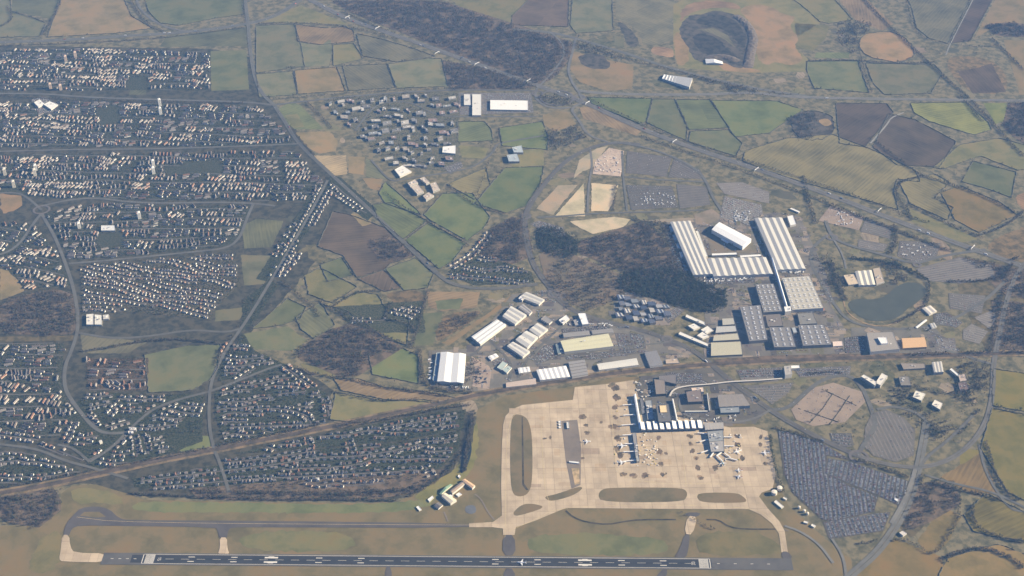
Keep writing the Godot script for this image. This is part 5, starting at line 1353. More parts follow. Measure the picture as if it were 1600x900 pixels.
func slab(st: SurfaceTool, p: Array, half: float) -> void:
	var up := Vector3(0, half, 0)
	quad(st, p[0] + up, p[1] + up * 0.4, p[2] + up * 0.4, p[3] + up)
	quad(st, p[0] - up, p[1] - up * 0.4, p[2] - up * 0.4, p[3] - up)
	for k in 4:
		quad(st, p[k] - up * 0.5, p[(k + 1) % 4] - up * 0.5, p[(k + 1) % 4] + up * 0.5, p[k] + up * 0.5)


func build_aircraft() -> void:
	var parts := airliner_parts()
	var list := [
		[815, 879, 176, 0.95, "white airliner rolling along the runway", Color(0.84, 0.84, 0.84)], [972, 697, 0, 1.05, "white swept-wing airliner nosed up to the long pier, third bridge", Color(0.84, 0.83, 0.80)], [971, 722.5, 4, 1.0, "white airliner parked at the last bridge of the long pier", Color(0.83, 0.82, 0.79)],
		[1152, 706, 200, 1.0, "white airliner beside the second terminal's end bridge", Color(0.84, 0.82, 0.77)], [1195, 708, 182, 0.95, "white airliner alone on the outer sand-coloured stands", Color(0.84, 0.82, 0.77)], [1154, 735, 181, 0.8, "small white airliner on the open stand beyond the grey block", Color(0.84, 0.82, 0.78)], [1154, 745, 158, 0.8, "small white airliner standing at a slant on the last open stand", Color(0.84, 0.82, 0.78)],
		[1129, 724, 104, 0.9, "airliner with teal fuselage at the foot of the terminal", Color(0.20, 0.34, 0.38)], [917, 690, 2, 0.9, "white airliner parked beside the tarmac strip", Color(0.84, 0.83, 0.80)],
	]
	for a in list:
		var at := G(a[0], a[1], 3)
		var o := thing("airliner", a[4], "airplane", Vector3(at.x, Y_PAVED + 0.2, at.y), deg_to_rad(a[2]), "airliners on the airfield")
		var skin := paint(a[5], 0.35)
		var wing := paint(Color(0.70, 0.70, 0.69), 0.4)
		piece("fuselage", parts.fuselage, skin, o)
		for s in [-1, 1]:
			piece("wing", parts["wing %d" % s], wing, o)
			piece("tailplane", parts["tail %d" % s], wing, o)
			var e := piece("engine", parts.engine, paint(Color(0.55, 0.56, 0.58), 0.4), o)
			e.rotation.z = PI / 2
			e.position = Vector3(3.2, 2.1, s * 5.8)
			var leg := piece("landing_gear", parts.leg, paint(Color(0.08, 0.08, 0.08), 0.8), o)
			leg.position = Vector3(-1.5, -0.1, s * 2.6)
		piece("fin", parts.fin, paint([Color(0.80, 0.80, 0.80), Color(0.10, 0.14, 0.40), Color(0.55, 0.08, 0.06), Color(0.75, 0.75, 0.75)][int(a[0]) % 4], 0.4), o)
		piece("landing_gear", parts.leg, paint(Color(0.08, 0.08, 0.08), 0.8), o).position = Vector3(13.0, -0.1, 0)
		o.scale = Vector3.ONE * float(a[3])
	# ground vehicles between the stands
	for k in 70:
		var c := Vector2(rng.randf_range(995, 1030), rng.randf_range(677, 730))
		if k % 3 == 0:
			c = Vector2(rng.randf_range(1133, 1160), rng.randf_range(676, 720))
		elif k % 7 == 0:
			c = Vector2(rng.randf_range(960, 990), rng.randf_range(620, 725))
		var g := G(c.x, c.y)
		var o := vehicle(rng.randi_range(4, 7), Color(0.74, 0.72, 0.66) if k % 4 else Color(0.50, 0.40, 0.10), rng.randf_range(4, 9), rng.randf_range(2.0, 2.8), rng.randf_range(1.6, 3.2))
		o.name = unique("apron_vehicle")
		add_child(o)
		o.position = Vector3(g.x, Y_PAVED + 0.14, g.y)
		o.rotation.y = rng.randf_range(0, TAU)
		tag(o, "baggage truck or tug standing between the aircraft stands", "truck", "service vehicles on the aprons")


func vehicle(_kind: int, c: Color, l: float, w: float, h: float) -> MeshInstance3D:
	var key := "vehicle %.0f %.0f %s" % [l, h, c]
	if not mats.has(key):
		var st := begin()
		box(st, Vector3(-l * 0.5, 0.0, -w * 0.5), Vector3(l * 0.28, h, w * 0.5))
		box(st, Vector3(l * 0.31, 0.0, -w * 0.46), Vector3(l * 0.5, h * 0.8, w * 0.46))
		mats[key] = done(st)
	var o := MeshInstance3D.new()
	o.mesh = mats[key]
	o.material_override = paint(c, 0.5)
	return o


# ---------------------------------------------------------------- the town

# outline, way of building, turn in degrees, tone of the ground
const ZONES := [
	["court", 4, [0, 78, 120, 77, 326, 81, 327, 141, 0, 141]], ["court", 4, [-60, 160, 130, 160, 400, 166, 440, 200, 462, 228, 0, 230, -60, 230]], ["court", 2, [-60, 242, 300, 240, 460, 236, 505, 285, 480, 314, 200, 312, 70, 310, -60, 296]],
	["court", -3, [70, 332, 150, 318, 300, 322, 396, 322, 380, 360, 360, 384, 200, 400, 110, 406]], ["court", 18, [-60, 345, 55, 350, 92, 400, 114, 446, 40, 452, 10, 418, -60, 410]],
	["close", 12, [125, 414, 366, 396, 374, 446, 336, 482, 330, 500, 200, 488, 128, 488]], ["court", 0, [-60, 536, 100, 536, 96, 600, 112, 640, 96, 684, -60, 684]], ["brick", 0, [134, 561, 232, 560, 230, 610, 138, 610]],
	["street", 4, [-60, 702, 60, 708, 130, 738, 60, 752, -60, 764]], ["street", -6, [104, 640, 140, 612, 226, 618, 300, 616, 318, 620, 316, 690, 250, 714, 150, 736, 110, 700]], ["street", -3, [336, 612, 420, 582, 470, 584, 512, 618, 512, 652, 440, 676, 352, 694, 336, 650]],
	["street", -4, [352, 560, 380, 520, 398, 548, 460, 576, 380, 588, 340, 596]], ["street", -4, [205, 748, 340, 728, 450, 706, 640, 690, 720, 672, 718, 700, 690, 730, 630, 756, 480, 764, 300, 764, 210, 762]], ["street", 2, [360, 710, 520, 676, 650, 650, 728, 640, 724, 670, 620, 690, 440, 704]],
	["street", 60, [424, 440, 400, 436, 460, 340, 500, 290, 516, 290, 490, 350]], ["street", 48, [516, 272, 530, 276, 590, 328, 575, 345, 545, 325, 510, 300]],
	["loose", 20, [700, 425, 740, 392, 766, 362, 780, 366, 760, 398, 830, 425, 836, 442, 740, 446]], ["loose", 0, [520, 480, 660, 470, 665, 520, 560, 520]], ["loose", 30, [1420, 765, 1490, 752, 1495, 785, 1430, 800]],
	["street", 58, [380, 470, 420, 438, 436, 446, 400, 500, 376, 520]], ["street", 54, [355, 548, 372, 540, 345, 585, 335, 590]],
]
# streets whose lit house fronts can be followed
const STREETS := [
	[508, 288, 484, 332, 456, 382, 428, 432], [514, 302, 498, 330, 484, 355], [466, 395, 452, 415, 438, 434], [400, 575, 362, 600, 330, 612], [280, 625, 240, 640, 225, 645], [110, 628, 142, 660, 150, 668], [0, 680, 60, 688], [185, 632, 178, 640, 170, 648], [136, 646, 152, 668], [182, 634, 170, 650],
	[200, 680, 172, 702, 136, 720], [210, 682, 216, 700, 214, 714], [222, 680, 230, 695, 232, 710], [90, 704, 130, 720], [116, 660, 106, 685, 98, 694], [60, 696, 100, 712], [400, 640, 440, 638, 480, 648, 486, 662], [360, 668, 480, 664, 510, 662], [445, 572, 470, 592, 490, 606], [508, 622, 514, 650], [435, 616, 478, 612],
	[220, 752, 330, 738, 420, 728, 500, 714, 556, 714, 620, 704, 660, 694], [350, 724, 420, 716, 500, 704], [240, 762, 400, 748, 500, 744, 600, 738], [664, 728, 676, 745], [545, 688, 552, 712], [480, 684, 486, 700], [600, 668, 650, 660, 716, 650], [765, 364, 750, 386, 730, 404, 702, 420], [702, 432, 760, 436, 830, 444], [340, 560, 352, 548, 362, 536],
]


func build_town() -> void:
	var i := 0
	for z in ZONES:
		var p := W(z[2])
		var tone: Color = {"court": Color(0.086, 0.084, 0.066), "close": Color(0.122, 0.108, 0.083), "brick": Color(0.130, 0.094, 0.072), "street": Color(0.068, 0.072, 0.050), "loose": Color(0.090, 0.090, 0.061)}[z[0]]
		sheet("garden_land", uneven(p, 20.0, 8.0), 0.5 + (i % 6) * 0.03, tone, "garden", deg_to_rad(z[1]))
		i += 1
	for s in STREETS:
		var p := W(s, 2, false)
		var road := ribbon("street", p, 6.5, 1.15 + rng.randf() * 0.1, Color(0.130, 0.120, 0.110))
		mark_line(p, 4.0)
		front(p, 12.0, 2, 0.96)
	for z in ZONES:
		var p := W(z[2])
		match z[0]:
			"court":
				courts(p, deg_to_rad(z[1]), 112.0, 78.0)
			"brick":
				courts(p, deg_to_rad(z[1]), 70.0, 62.0, 5)
			"close":
				lanes(p, deg_to_rad(z[1]), 44.0, 22.0, 3)
			"street":
				lanes(p, deg_to_rad(z[1]), 52.0, 12.0, 2)
			"loose":
				lanes(p, deg_to_rad(z[1]), 90.0, 30.0, 3)
		greenery(p, 0.0058 if z[0] == "street" or z[0] == "loose" else 0.0085)


# houses down both sides of a street; shape 0 terrace, 1 short terrace, 2 semi-detached, 3 detached
func front(p: PackedVector2Array, back: float, shape: int, share: float, zone := PackedVector2Array()) -> void:
	var step: float = [36.0, 23.0, 13.6, 11.5][shape]
	for s in [-1.0, 1.0]:
		for a in along(p, step):
			var d: Vector2 = a[1]
			var at := Vector2.ZERO
			for further in [0.0, 3.5, 7.0]:  # set back beyond a wider road where there is one
				at = a[0] + Vector2(-d.y, d.x) * s * (back + further + rng.randf_range(-1.0, 1.0))
				if is_free(at, 4.5):
					break
			if rng.randf() > share or not is_free(at, 4.5) or (zone.size() and not Geometry2D.is_point_in_polygon(at, zone)):
				continue
			put_house(at, atan2(-d.y, d.x) + rng.randf_range(-0.04, 0.04) + (PI / 2 if rng.randf() < [0.0, 0.0, 0.3, 0.5][shape] else 0.0), shape)


func put_house(at: Vector2, turn: float, shape: int, tone := -1) -> void:
	var roof := tone
	if roof < 0:
		roof = [0, 0, 0, 0, 1, 3, 3, 3, 2][rng.randi() % 9] if shape < 2 else [0, 1, 2, 2, 2, 3, 3][rng.randi() % 7]
	houses.append([at, turn, shape, roof])
	var half: float = [17.0, 10.0, 6.0, 4.0][shape]
	var d := Vector2(cos(turn), -sin(turn))
	mark_line(PackedVector2Array([at - d * half, at + d * half]), 3.0)


# blocks of parallel terraces round parking courts, with a lane between the rows of blocks
func courts(zone: PackedVector2Array, turn: float, w: float, d: float, tone := -1) -> void:
	var lo := Vector2(1e9, 1e9)
	var hi := -lo
	for v in zone:
		var c := v.rotated(-turn)
		lo = lo.min(c)
		hi = hi.max(c)
	var y := lo.y
	while y < hi.y:
		var run := PackedVector2Array()
		var xx := lo.x
		var bend := rng.randf_range(0, TAU)
		while xx < hi.x + 24.0:
			var q := Vector2(xx, y + 7.0 * sin(xx * 0.008 + bend)).rotated(turn)
			if Geometry2D.is_point_in_polygon(q, zone) and is_free(q, 3.0):
				run.append(q)
			else:
				if run.size() > 3:
					ribbon("street", run, 6.5, 1.05 + rng.randf() * 0.08, Color(0.140, 0.130, 0.120))
					mark_line(run, 3.0)
				run = PackedVector2Array()
			xx += 22.0
		var x := lo.x + rng.randf_range(-40, 0)
		while x < hi.x:
			var bw := w * rng.randf_range(0.7, 1.3)
			var up := rng.randf() < 0.55
			var lean := rng.randf_range(-0.07, 0.07) + (rng.randf_range(-0.6, 0.6) if rng.randf() < 0.35 else 0.0)
			var step := rng.randf_range(15.0, 23.0)
			if up:
				for k in int(bw / step):
					for r in 2:
						terrace(Vector2(x + (k + 0.5) * step, y + 8.0 + d * (0.23 + 0.46 * r)).rotated(turn), -turn + PI / 2 + lean, zone, tone)
			else:
				for k in int(bw / 37.0):
					for r in int(d / step):
						terrace(Vector2(x + (k + 0.5) * 37.0, y + 9.0 + (r + 0.35) * step).rotated(turn), -turn + lean, zone, tone)
			x += bw + rng.randf_range(0, 6)
		y += d + 9.0


func terrace(c: Vector2, a: float, zone: PackedVector2Array, tone: int) -> void:
	# the estates bend with their closes: rows are pushed out of line and turned together
	c += Vector2(hedge_noise.get_noise_2d(c.x * 0.16, c.y * 0.16), hedge_noise.get_noise_2d(c.x * 0.16 + 300.0, c.y * 0.16)) * 42.0 + Vector2(rng.randf_range(-2, 2), rng.randf_range(-2, 2))
	a += hedge_noise.get_noise_2d(c.x * 0.2 + 800.0, c.y * 0.2) * 0.9
	if not Geometry2D.is_point_in_polygon(c, zone) or rng.randf() < 0.05 or hedge_noise.get_noise_2d(c.x * 0.3, c.y * 0.3) > 0.56:
		return
	var e := Vector2(cos(a), -sin(a))
	for shape in ([0, 1, 2] if rng.randf() < 0.7 else [1, 2]):
		var half: float = [17.0, 10.0, 6.0][shape]
		if is_free(c, 3.0) and is_free(c + e * half, 3.0) and is_free(c - e * half, 3.0):
			put_house(c, a, shape, (1 if rng.randf() < 0.75 else 3) if tone == 5 else -1)
			if rng.randf() < 0.5:
				var g := c + Vector2(-e.y, e.x) * 9.0
				for k in rng.randi_range(1, 5):
					cars.append([g + e * (k * 3.0 - 8.0), a + PI / 2, 0.7])
			return


func lanes(zone: PackedVector2Array, turn: float, gap: float, sway: float, shape: int) -> void:
	var lo := Vector2(1e9, 1e9)
	var hi := -lo
	for v in zone:
		var c := v.rotated(-turn)
		lo = lo.min(c)
		hi = hi.max(c)
	var y := lo.y + gap * 0.35
	while y < hi.y:
		var run := PackedVector2Array()
		var x := lo.x
		var phase := rng.randf_range(0, TAU)
		while x < hi.x + 24.0:
			var q := Vector2(x, y + sway * sin(x * 0.009 + phase)).rotated(turn)
			q += Vector2(0, hedge_noise.get_noise_2d(q.x * 0.14, q.y * 0.14)) * 46.0
			if Geometry2D.is_point_in_polygon(q, zone) and is_free(q, 5.0):
				run.append(q)
			else:
				if run.size() > 2:
					ribbon("street", run, 6.5, 1.05 + rng.randf() * 0.08, Color(0.130, 0.120, 0.110))
					mark_line(run, 4.0)
					front(run, 11.5, shape, 0.93, zone)
				run = PackedVector2Array()
			x += 22.0
		y += gap * rng.randf_range(0.9, 1.1)


func greenery(zone: PackedVector2Array, per: float) -> void:
	var lo := zone[0]
	var hi := zone[0]
	for v in zone:
		lo = lo.min(v)
		hi = hi.max(v)
	for k in int((hi.x - lo.x) * (hi.y - lo.y) * per):
		var c := Vector2(rng.randf_range(lo.x, hi.x), rng.randf_range(lo.y, hi.y))
		if Geometry2D.is_point_in_polygon(c, zone) and is_free(c, 2.0):
			trees.append([c, rng.randf_range(0.3, 0.8), 1 if rng.randf() < 0.45 else 0])


func house_mesh(shape: int, roof: int, part := 0) -> ArrayMesh:
	var l: float = [17.0, 10.5, 6.2, 4.6][shape]
	var w: float = [3.9, 3.9, 4.2, 4.0][shape]
	var wall: Color = [Color(0.40, 0.365, 0.33), Color(0.42, 0.315, 0.26), Color(0.70, 0.675, 0.63), Color(0.45, 0.415, 0.38)][roof]
	var tile: Color = [Color(0.100, 0.080, 0.072), Color(0.170, 0.092, 0.066), Color(0.088, 0.086, 0.090), Color(0.200, 0.178, 0.165)][roof]
	var st := begin()
	var e := 5.2
	var r := e + w * 0.72
	if part != 2:
		st.set_color(wall)
		box(st, Vector3(-l, -1.0, -w), Vector3(l, e, w))
		for x in [-l, l]:
			tri(st, Vector3(x, e, -w), Vector3(x, r, 0), Vector3(x, e, w))
	if part != 1:
		st.set_color(tile)
		for s in [-1.0, 1.0]:
			quad(st, Vector3(-l - 0.3, e - 0.25, s * (w + 0.35)), Vector3(l + 0.3, e - 0.25, s * (w + 0.35)), Vector3(l + 0.3, r + 0.05, 0), Vector3(-l - 0.3, r + 0.05, 0))
		st.set_color(wall)
		var n: int = [5, 3, 1, 1][shape]
		for k in n:
			var x: float = 0.0 if n == 1 and shape == 2 else (-l + l * 2.0 * (k + 0.5) / n if n > 1 else l * 0.7)
			box(st, Vector3(x - 0.5, r - 0.6, -0.45), Vector3(x + 0.5, r + 1.4, 0.45))
	return done(st)


func raise_houses() -> void:
	houses.sort_custom(func(a, b): return a[0].length_squared() - a[2] * 0 < b[0].length_squared())
	var skin := tinted("")
	var names := ["terraced_house", "terraced_house", "semi_detached_house", "detached_house"]
	var roofs := ["brown-tiled", "red-tiled", "white-walled slate-roofed", "grey-tiled"]
	var kinds := ["long terrace of houses", "short terrace of houses", "pair of semi-detached houses", "detached house"]
	var parts := {}
	var rest := {}
	for i in houses.size():
		var h: Array = houses[i]
		var key: int = h[2] * 4 + h[3]
		var at := Vector3(h[0].x, 0.3, h[0].y)
		if i < 300:
			if not parts.has(key):
				parts[key] = [house_mesh(h[2], h[3], 1), house_mesh(h[2], h[3], 2)]
			var o := thing(names[h[2]], "%s %s in the streets between the railway and the airfield" % [roofs[h[3]], kinds[h[2]]], "house", at, h[1], "%s %s near the airfield" % [roofs[h[3]], names[h[2]].replace("_", " ")])
			piece("walls", parts[key][0], skin, o)
			piece("roof", parts[key][1], skin, o)
		else:
			if not rest.has(key):
				rest[key] = []
			rest[key].append(Transform3D(Basis(Vector3.UP, h[1]), at))
	crowd("distant_houses", "thousands of small dark-roofed houses of the far estates", "houses", rest, func(key): return house_mesh(key / 4, key % 4), skin)


func crowd(called: String, label: String, category: String, where: Dictionary, make: Callable, skin: Material, colors := {}) -> void:
	var root := Node3D.new()
	root.name = unique(called)
	add_child(root)
	tag(root, label, category, "", "stuff")
	for key in where:
		var list: Array = where[key]
		var mm := MultiMesh.new()
		mm.transform_format = MultiMesh.TRANSFORM_3D
		mm.use_colors = colors.has(key)
		mm.mesh = make.call(key)
		mm.instance_count = list.size()
		for i in list.size():
			mm.set_instance_transform(i, list[i])
			if colors.has(key):
				mm.set_instance_color(i, colors[key][i])
		var o := MultiMeshInstance3D.new()
		o.name = called.trim_prefix("distant_")
		o.multimesh = mm
		o.material_override = skin
		o.set_meta("kind", "stuff")
		root.add_child(o, true)


# ---------------------------------------------------------------- trees

# kind (0 bare broadleaf, 1 evergreen), trees per square metre, ground tone, outline
const WOODS := [
	[0, 0.020, [0, 482, 20, 470, 50, 461, 80, 453, 117, 461, 117, 519, 60, 523, 10, 520, 0, 505]], [0, 0.018, [470, 545, 515, 519, 545, 509, 590, 521, 626, 545, 580, 555, 566, 575, 560, 585, 535, 588, 500, 570, 468, 560]],
	[0, 0.020, [768, 360, 800, 341, 820, 345, 826, 400, 800, 412, 770, 400, 748, 398]], [2, 0.022, [838, 358, 870, 354, 904, 380, 898, 400, 880, 402, 852, 396, 842, 385]], [0, 0.016, [906, 376, 985, 361, 1002, 346, 1030, 371, 1044, 392, 1064, 424, 1040, 438, 985, 425, 960, 420, 940, 402, 910, 396]],
	[2, 0.024, [975, 427, 1000, 421, 1060, 420, 1085, 432, 1134, 456, 1134, 474, 1112, 488, 1064, 480, 1045, 472, 1000, 460, 965, 452]], [0, 0.014, [520, 2, 690, 2, 800, 42, 892, 66, 886, 92, 862, 124, 838, 132, 770, 104, 700, 76, 640, 52, 580, 32]], [0, 0.016, [694, 96, 760, 107, 828, 130, 832, 138, 704, 138]],
	[0, 0.018, [577, 379, 610, 369, 648, 396, 640, 402, 610, 411, 590, 400]], [0, 0.018, [1576, 162, 1640, 160, 1640, 250, 1572, 202]], [0, 0.016, [1540, 40, 1572, 36, 1640, 42, 1640, 58, 1556, 56]], [0, 0.012, [1272, 402, 1300, 400, 1318, 430, 1320, 466, 1290, 440]],
	[0, 0.014, [1405, 768, 1470, 752, 1498, 768, 1496, 796, 1470, 790, 1440, 820, 1418, 826]], [0, 0.018, [0, 778, 88, 768, 90, 798, 60, 820, 0, 812]], [0, 0.010, [842, 150, 898, 152, 894, 166, 846, 160]], [0, 0.012, [850, 206, 900, 196, 916, 214, 870, 236, 856, 226]],
	[0, 0.010, [850, 430, 880, 472, 920, 486, 960, 470, 985, 440, 940, 412, 880, 400]], [0, 0.012, [1500, 556, 1550, 560, 1548, 600, 1520, 640, 1490, 620]], [0, 0.012, [1390, 610, 1424, 606, 1440, 640, 1480, 660, 1500, 690, 1460, 690, 1420, 650]], [0, 0.012, [1340, 402, 1400, 405, 1416, 436, 1396, 446, 1380, 420]],
	[0, 0.016, [1490, 400, 1560, 415, 1640, 430, 1640, 470, 1570, 460, 1560, 430]], [0, 0.016, [1556, 470, 1640, 480, 1640, 552, 1556, 548]], [0, 0.012, [1230, 188, 1256, 176, 1275, 180, 1270, 216, 1250, 220]], [0, 0.010, [690, 500, 745, 486, 752, 492, 690, 530]], [0, 0.008, [900, 60, 985, 90, 960, 96, 900, 78]], [0, 0.010, [1060, 112, 1200, 144, 1260, 148, 1150, 148]],
	[0, 0.010, [1310, 36, 1346, 32, 1366, 40, 1342, 60, 1335, 85, 1310, 66]], [0, 0.015, [300, 766, 420, 770, 640, 764, 690, 735, 650, 770, 560, 780, 300, 776]], [0, 0.010, [745, 560, 740, 614, 670, 606, 664, 600, 672, 610]], [0, 0.012, [990, 345, 1040, 345, 1048, 352, 1070, 428, 1050, 400]],
]


# rough grass, tips, paddocks and verges in whatever is left between roads and buildings
func rough_ground() -> void:
	var tones := [Color(0.20, 0.175, 0.10), Color(0.135, 0.135, 0.080), Color(0.26, 0.20, 0.135), Color(0.105, 0.095, 0.070), Color(0.17, 0.155, 0.095), Color(0.30, 0.245, 0.17)]
	for k in 520:
		var c := G(rng.randf_range(380, 1600), rng.randf_range(40, 640))
		if not is_free(c, 12.0):
			continue
		var r := rng.randf_range(12, 46)
		var long := rng.randf_range(0.9, 2.6)
		var a := rng.randf_range(0, PI)
		var p := PackedVector2Array()
		for j in 14:
			p.append(c + (Vector2.from_angle(j * TAU / 14.0) * Vector2(long, 1.0) * r * rng.randf_range(0.7, 1.15)).rotated(a))
		sheet("rough_ground", p, 0.04 + (k % 20) * 0.006, tones[k % 6], ["grass", "scrub", "plough"][k % 3], a)


func build_woods() -> void:
	rough_ground()
	for w in WOODS:
		var p := uneven(W(w[2]), 14.0, 34.0)
		if w[1] > 0.013:
			sheet("woodland_floor", p, 0.72 + rng.randf() * 0.06, Color(0.165, 0.130, 0.102) if w[0] == 0 else Color(0.050, 0.052, 0.036), "scrub", rng.randf_range(0, TAU))
		var lo := p[0]
		var hi := p[0]
		for v in p:
			lo = lo.min(v)
			hi = hi.max(v)
		for k in int((hi.x - lo.x) * (hi.y - lo.y) * w[1]):
			var c := Vector2(rng.randf_range(lo.x, hi.x), rng.randf_range(lo.y, hi.y))
			if Geometry2D.is_point_in_polygon(c, p) and not on_road(c) and (w[0] == 2 or hedge_noise.get_noise_2d(c.x * 0.5, c.y * 0.5) < 0.22):
				c += Vector2(rng.randfn(), rng.randfn()) * 9.0
				trees.append([c, rng.randf_range(0.55, 1.1), 0 if rng.randf() < (0.9 if w[0] == 0 else 0.42) else 1])
	for l in TREE_LINES:
		var p := W(l[3], 2, false)
		for a in along(p, 1.0 / l[2]):
			var d: Vector2 = a[1]
			for k in 1 + int(l[1] > 9):
				var c: Vector2 = a[0] + Vector2(-d.y, d.x) * rng.randf_range(-0.6, 0.6) * l[1] + d * rng.randf_range(-4, 4)
				if not on_road(c):
					trees.append([c, rng.randf_range(0.4, 1.0), l[0] if rng.randf() < 0.85 else 1])
	# odd trees out in the open
	for k in 1500:
		var g := G(rng.randf_range(400, 1600), rng.randf_range(0, 620))
		if is_free(g, 6.0):
			trees.append([g, rng.randf_range(0.4, 1.0), 0])
	for k in 260:
		var g := G(rng.randf_range(1240, 1560), rng.randf_range(560, 720))
		if is_free(g, 6.0):
			trees.append([g, rng.randf_range(0.4, 0.9), 0 if k % 4 else 1])


var roads_only := {}


func on_road(c: Vector2) -> bool:
	if roads_only.is_empty():
		for r in ROADS:
			for a in along(W(r[3], 1, false), 6.0):
				for dx in [-1, 0, 1]:
					for dz in [-1, 0, 1]:
						roads_only[Vector2i(int(a[0].x / 8.0) + dx, int(a[0].y / 8.0) + dz)] = true
	return roads_only.has(Vector2i(int(c.x / 8.0), int(c.y / 8.0)))


func tree_mesh(variant: int, part := 0) -> ArrayMesh:
	var r := RandomNumberGenerator.new()
	r.seed = 100 + variant
	var bare := variant < 4
	var st := begin()
	if part != 2:
		st.set_color(Color(0.075, 0.062, 0.050))
		for k in 6:
			var a0 := k * TAU / 6.0
			var a1 := (k + 1) * TAU / 6.0
			quad(st, Vector3(cos(a0) * 0.5, -0.5, sin(a0) * 0.5), Vector3(cos(a1) * 0.5, -0.5, sin(a1) * 0.5), Vector3(cos(a1) * 0.28, 6.0, sin(a1) * 0.28), Vector3(cos(a0) * 0.28, 6.0, sin(a0) * 0.28))
		for k in 5:  # limbs
			var d := Vector3(r.randf_range(-1, 1), r.randf_range(0.7, 1.5), r.randf_range(-1, 1)).normalized()
			var a := Vector3(0, r.randf_range(3.0, 6.0), 0)
			var b := a + d * r.randf_range(3.5, 6.0)
			var n := d.cross(Vector3.FORWARD).normalized() * 0.25
			tri(st, a - n, a + n, b)
			n = d.cross(Vector3.RIGHT).normalized() * 0.25
			tri(st, a - n, a + n, b)
	if part != 1:
		var clumps := []
		for k in 9:
			clumps.append(Vector3(r.randf_range(-3.6, 3.6), r.randf_range(4.0, 11.0), r.randf_range(-3.6, 3.6)))
		for k in (110 if bare else 120):
			var m: Vector3 = clumps[k % 9]
			var d := Vector3(r.randfn(), r.randfn(), r.randfn()).normalized()
			var c := m + d * r.randf_range(0.6, 2.3)
			var tone := r.randf_range(0.75, 1.25)
			st.set_color((Color(0.118, 0.100, 0.078) if bare else Color(0.052, 0.064, 0.038)) * tone)
			var u := d.cross(Vector3(r.randf(), r.randf(), r.randf())).normalized()
			var v := d.cross(u).normalized()
			var s := r.randf_range(0.7, 1.5) if not bare else r.randf_range(0.5, 1.3)
			var thin := 0.35 if bare else 0.8
			tri(st, c - u * s * thin, c + u * s * thin, c + (v * 0.8 + d * 0.6) * s * (2.0 if bare else 1.2))
	return done(st)


func plant_trees() -> void:
	trees.sort_custom(func(a, b): return a[1] * a[1] / a[0].length_squared() > b[1] * b[1] / b[0].length_squared())
	var skin := tinted("")
	var parts := {}
	var rest := {}
	for i in trees.size():
		var t: Array = trees[i]
		var v: int = rng.randi() % 4 + (0 if t[2] == 0 else 4)
		if v >= 4:
			v = 4 + v % 3
		var s: float = t[1]
		var at := Vector3(t[0].x, 0.3, t[0].y)
		if i < 300:
			if not parts.has(v):
				parts[v] = [tree_mesh(v, 1), tree_mesh(v, 2)]
			var ever := v >= 4
			var o := thing("evergreen_tree" if ever else "bare_tree", "tall dark evergreen tree among the houses and hedges" if ever else "tall leafless winter tree with a brown twiggy crown", "tree", at, rng.randf_range(0, TAU), "evergreen trees" if ever else "leafless trees")
			o.scale = Vector3(s, s * rng.randf_range(0.9, 1.15), s)
			piece("trunk", parts[v][0], skin, o)
			piece("crown", parts[v][1], skin, o)
		else:
			if not rest.has(v):
				rest[v] = []
			rest[v].append(Transform3D(Basis(Vector3.UP, rng.randf_range(0, TAU)).scaled(Vector3(s, s * rng.randf_range(0.85, 1.15), s)), at))
	crowd("distant_trees", "leafless woods, garden trees and hedgerow trees all over the plain", "trees", rest, func(v): return tree_mesh(v), skin)


# ---------------------------------------------------------------- vehicles

func make_car() -> ArrayMesh:
	var st := begin()
	st.set_color(Color(1, 1, 1))
	slab_box(st, 2.1, 0.86, 0.25, 0.85, 0.95)
	st.set_color(Color(0.10, 0.11, 0.12))
	slab_box(st, 1.25, 0.80, 0.85, 1.32, 0.72)
	st.set_color(Color(1, 1, 1))
	quad(st, Vector3(-0.85, 1.34, -0.56), Vector3(0.75, 1.34, -0.56), Vector3(0.75, 1.34, 0.56), Vector3(-0.85, 1.34, 0.56))
	st.set_color(Color(0.02, 0.02, 0.02))
	for x in [-1.3, 1.3]:
		box(st, Vector3(x - 0.3, 0.0, -0.84), Vector3(x + 0.3, 0.5, 0.84))
	return done(st)


func slab_box(st: SurfaceTool, l: float, w: float, y0: float, y1: float, top: float) -> void:
	var p := []
	for y in [[y0, 1.0], [y1, top]]:
		for c in [[-1, -1], [1, -1], [1, 1], [-1, 1]]:
			p.append(Vector3(c[0] * l * y[1], y[0], c[1] * w * y[1]))
	for k in 4:
		quad(st, p[k], p[(k + 1) % 4], p[4 + (k + 1) % 4], p[4 + k])
	quad(st, p[4], p[5], p[6], p[7])


const CAR_PAINT := [Color(0.52, 0.53, 0.55), Color(0.70, 0.70, 0.70), Color(0.05, 0.05, 0.06), Color(0.30, 0.05, 0.04), Color(0.05, 0.09, 0.24), Color(0.16, 0.17, 0.18), Color(0.42, 0.43, 0.46), Color(0.07, 0.16, 0.12), Color(0.26, 0.30, 0.36)]
const CAR_NAME := ["silver", "white", "black", "red", "blue", "charcoal", "pale grey", "green", "slate-blue"]


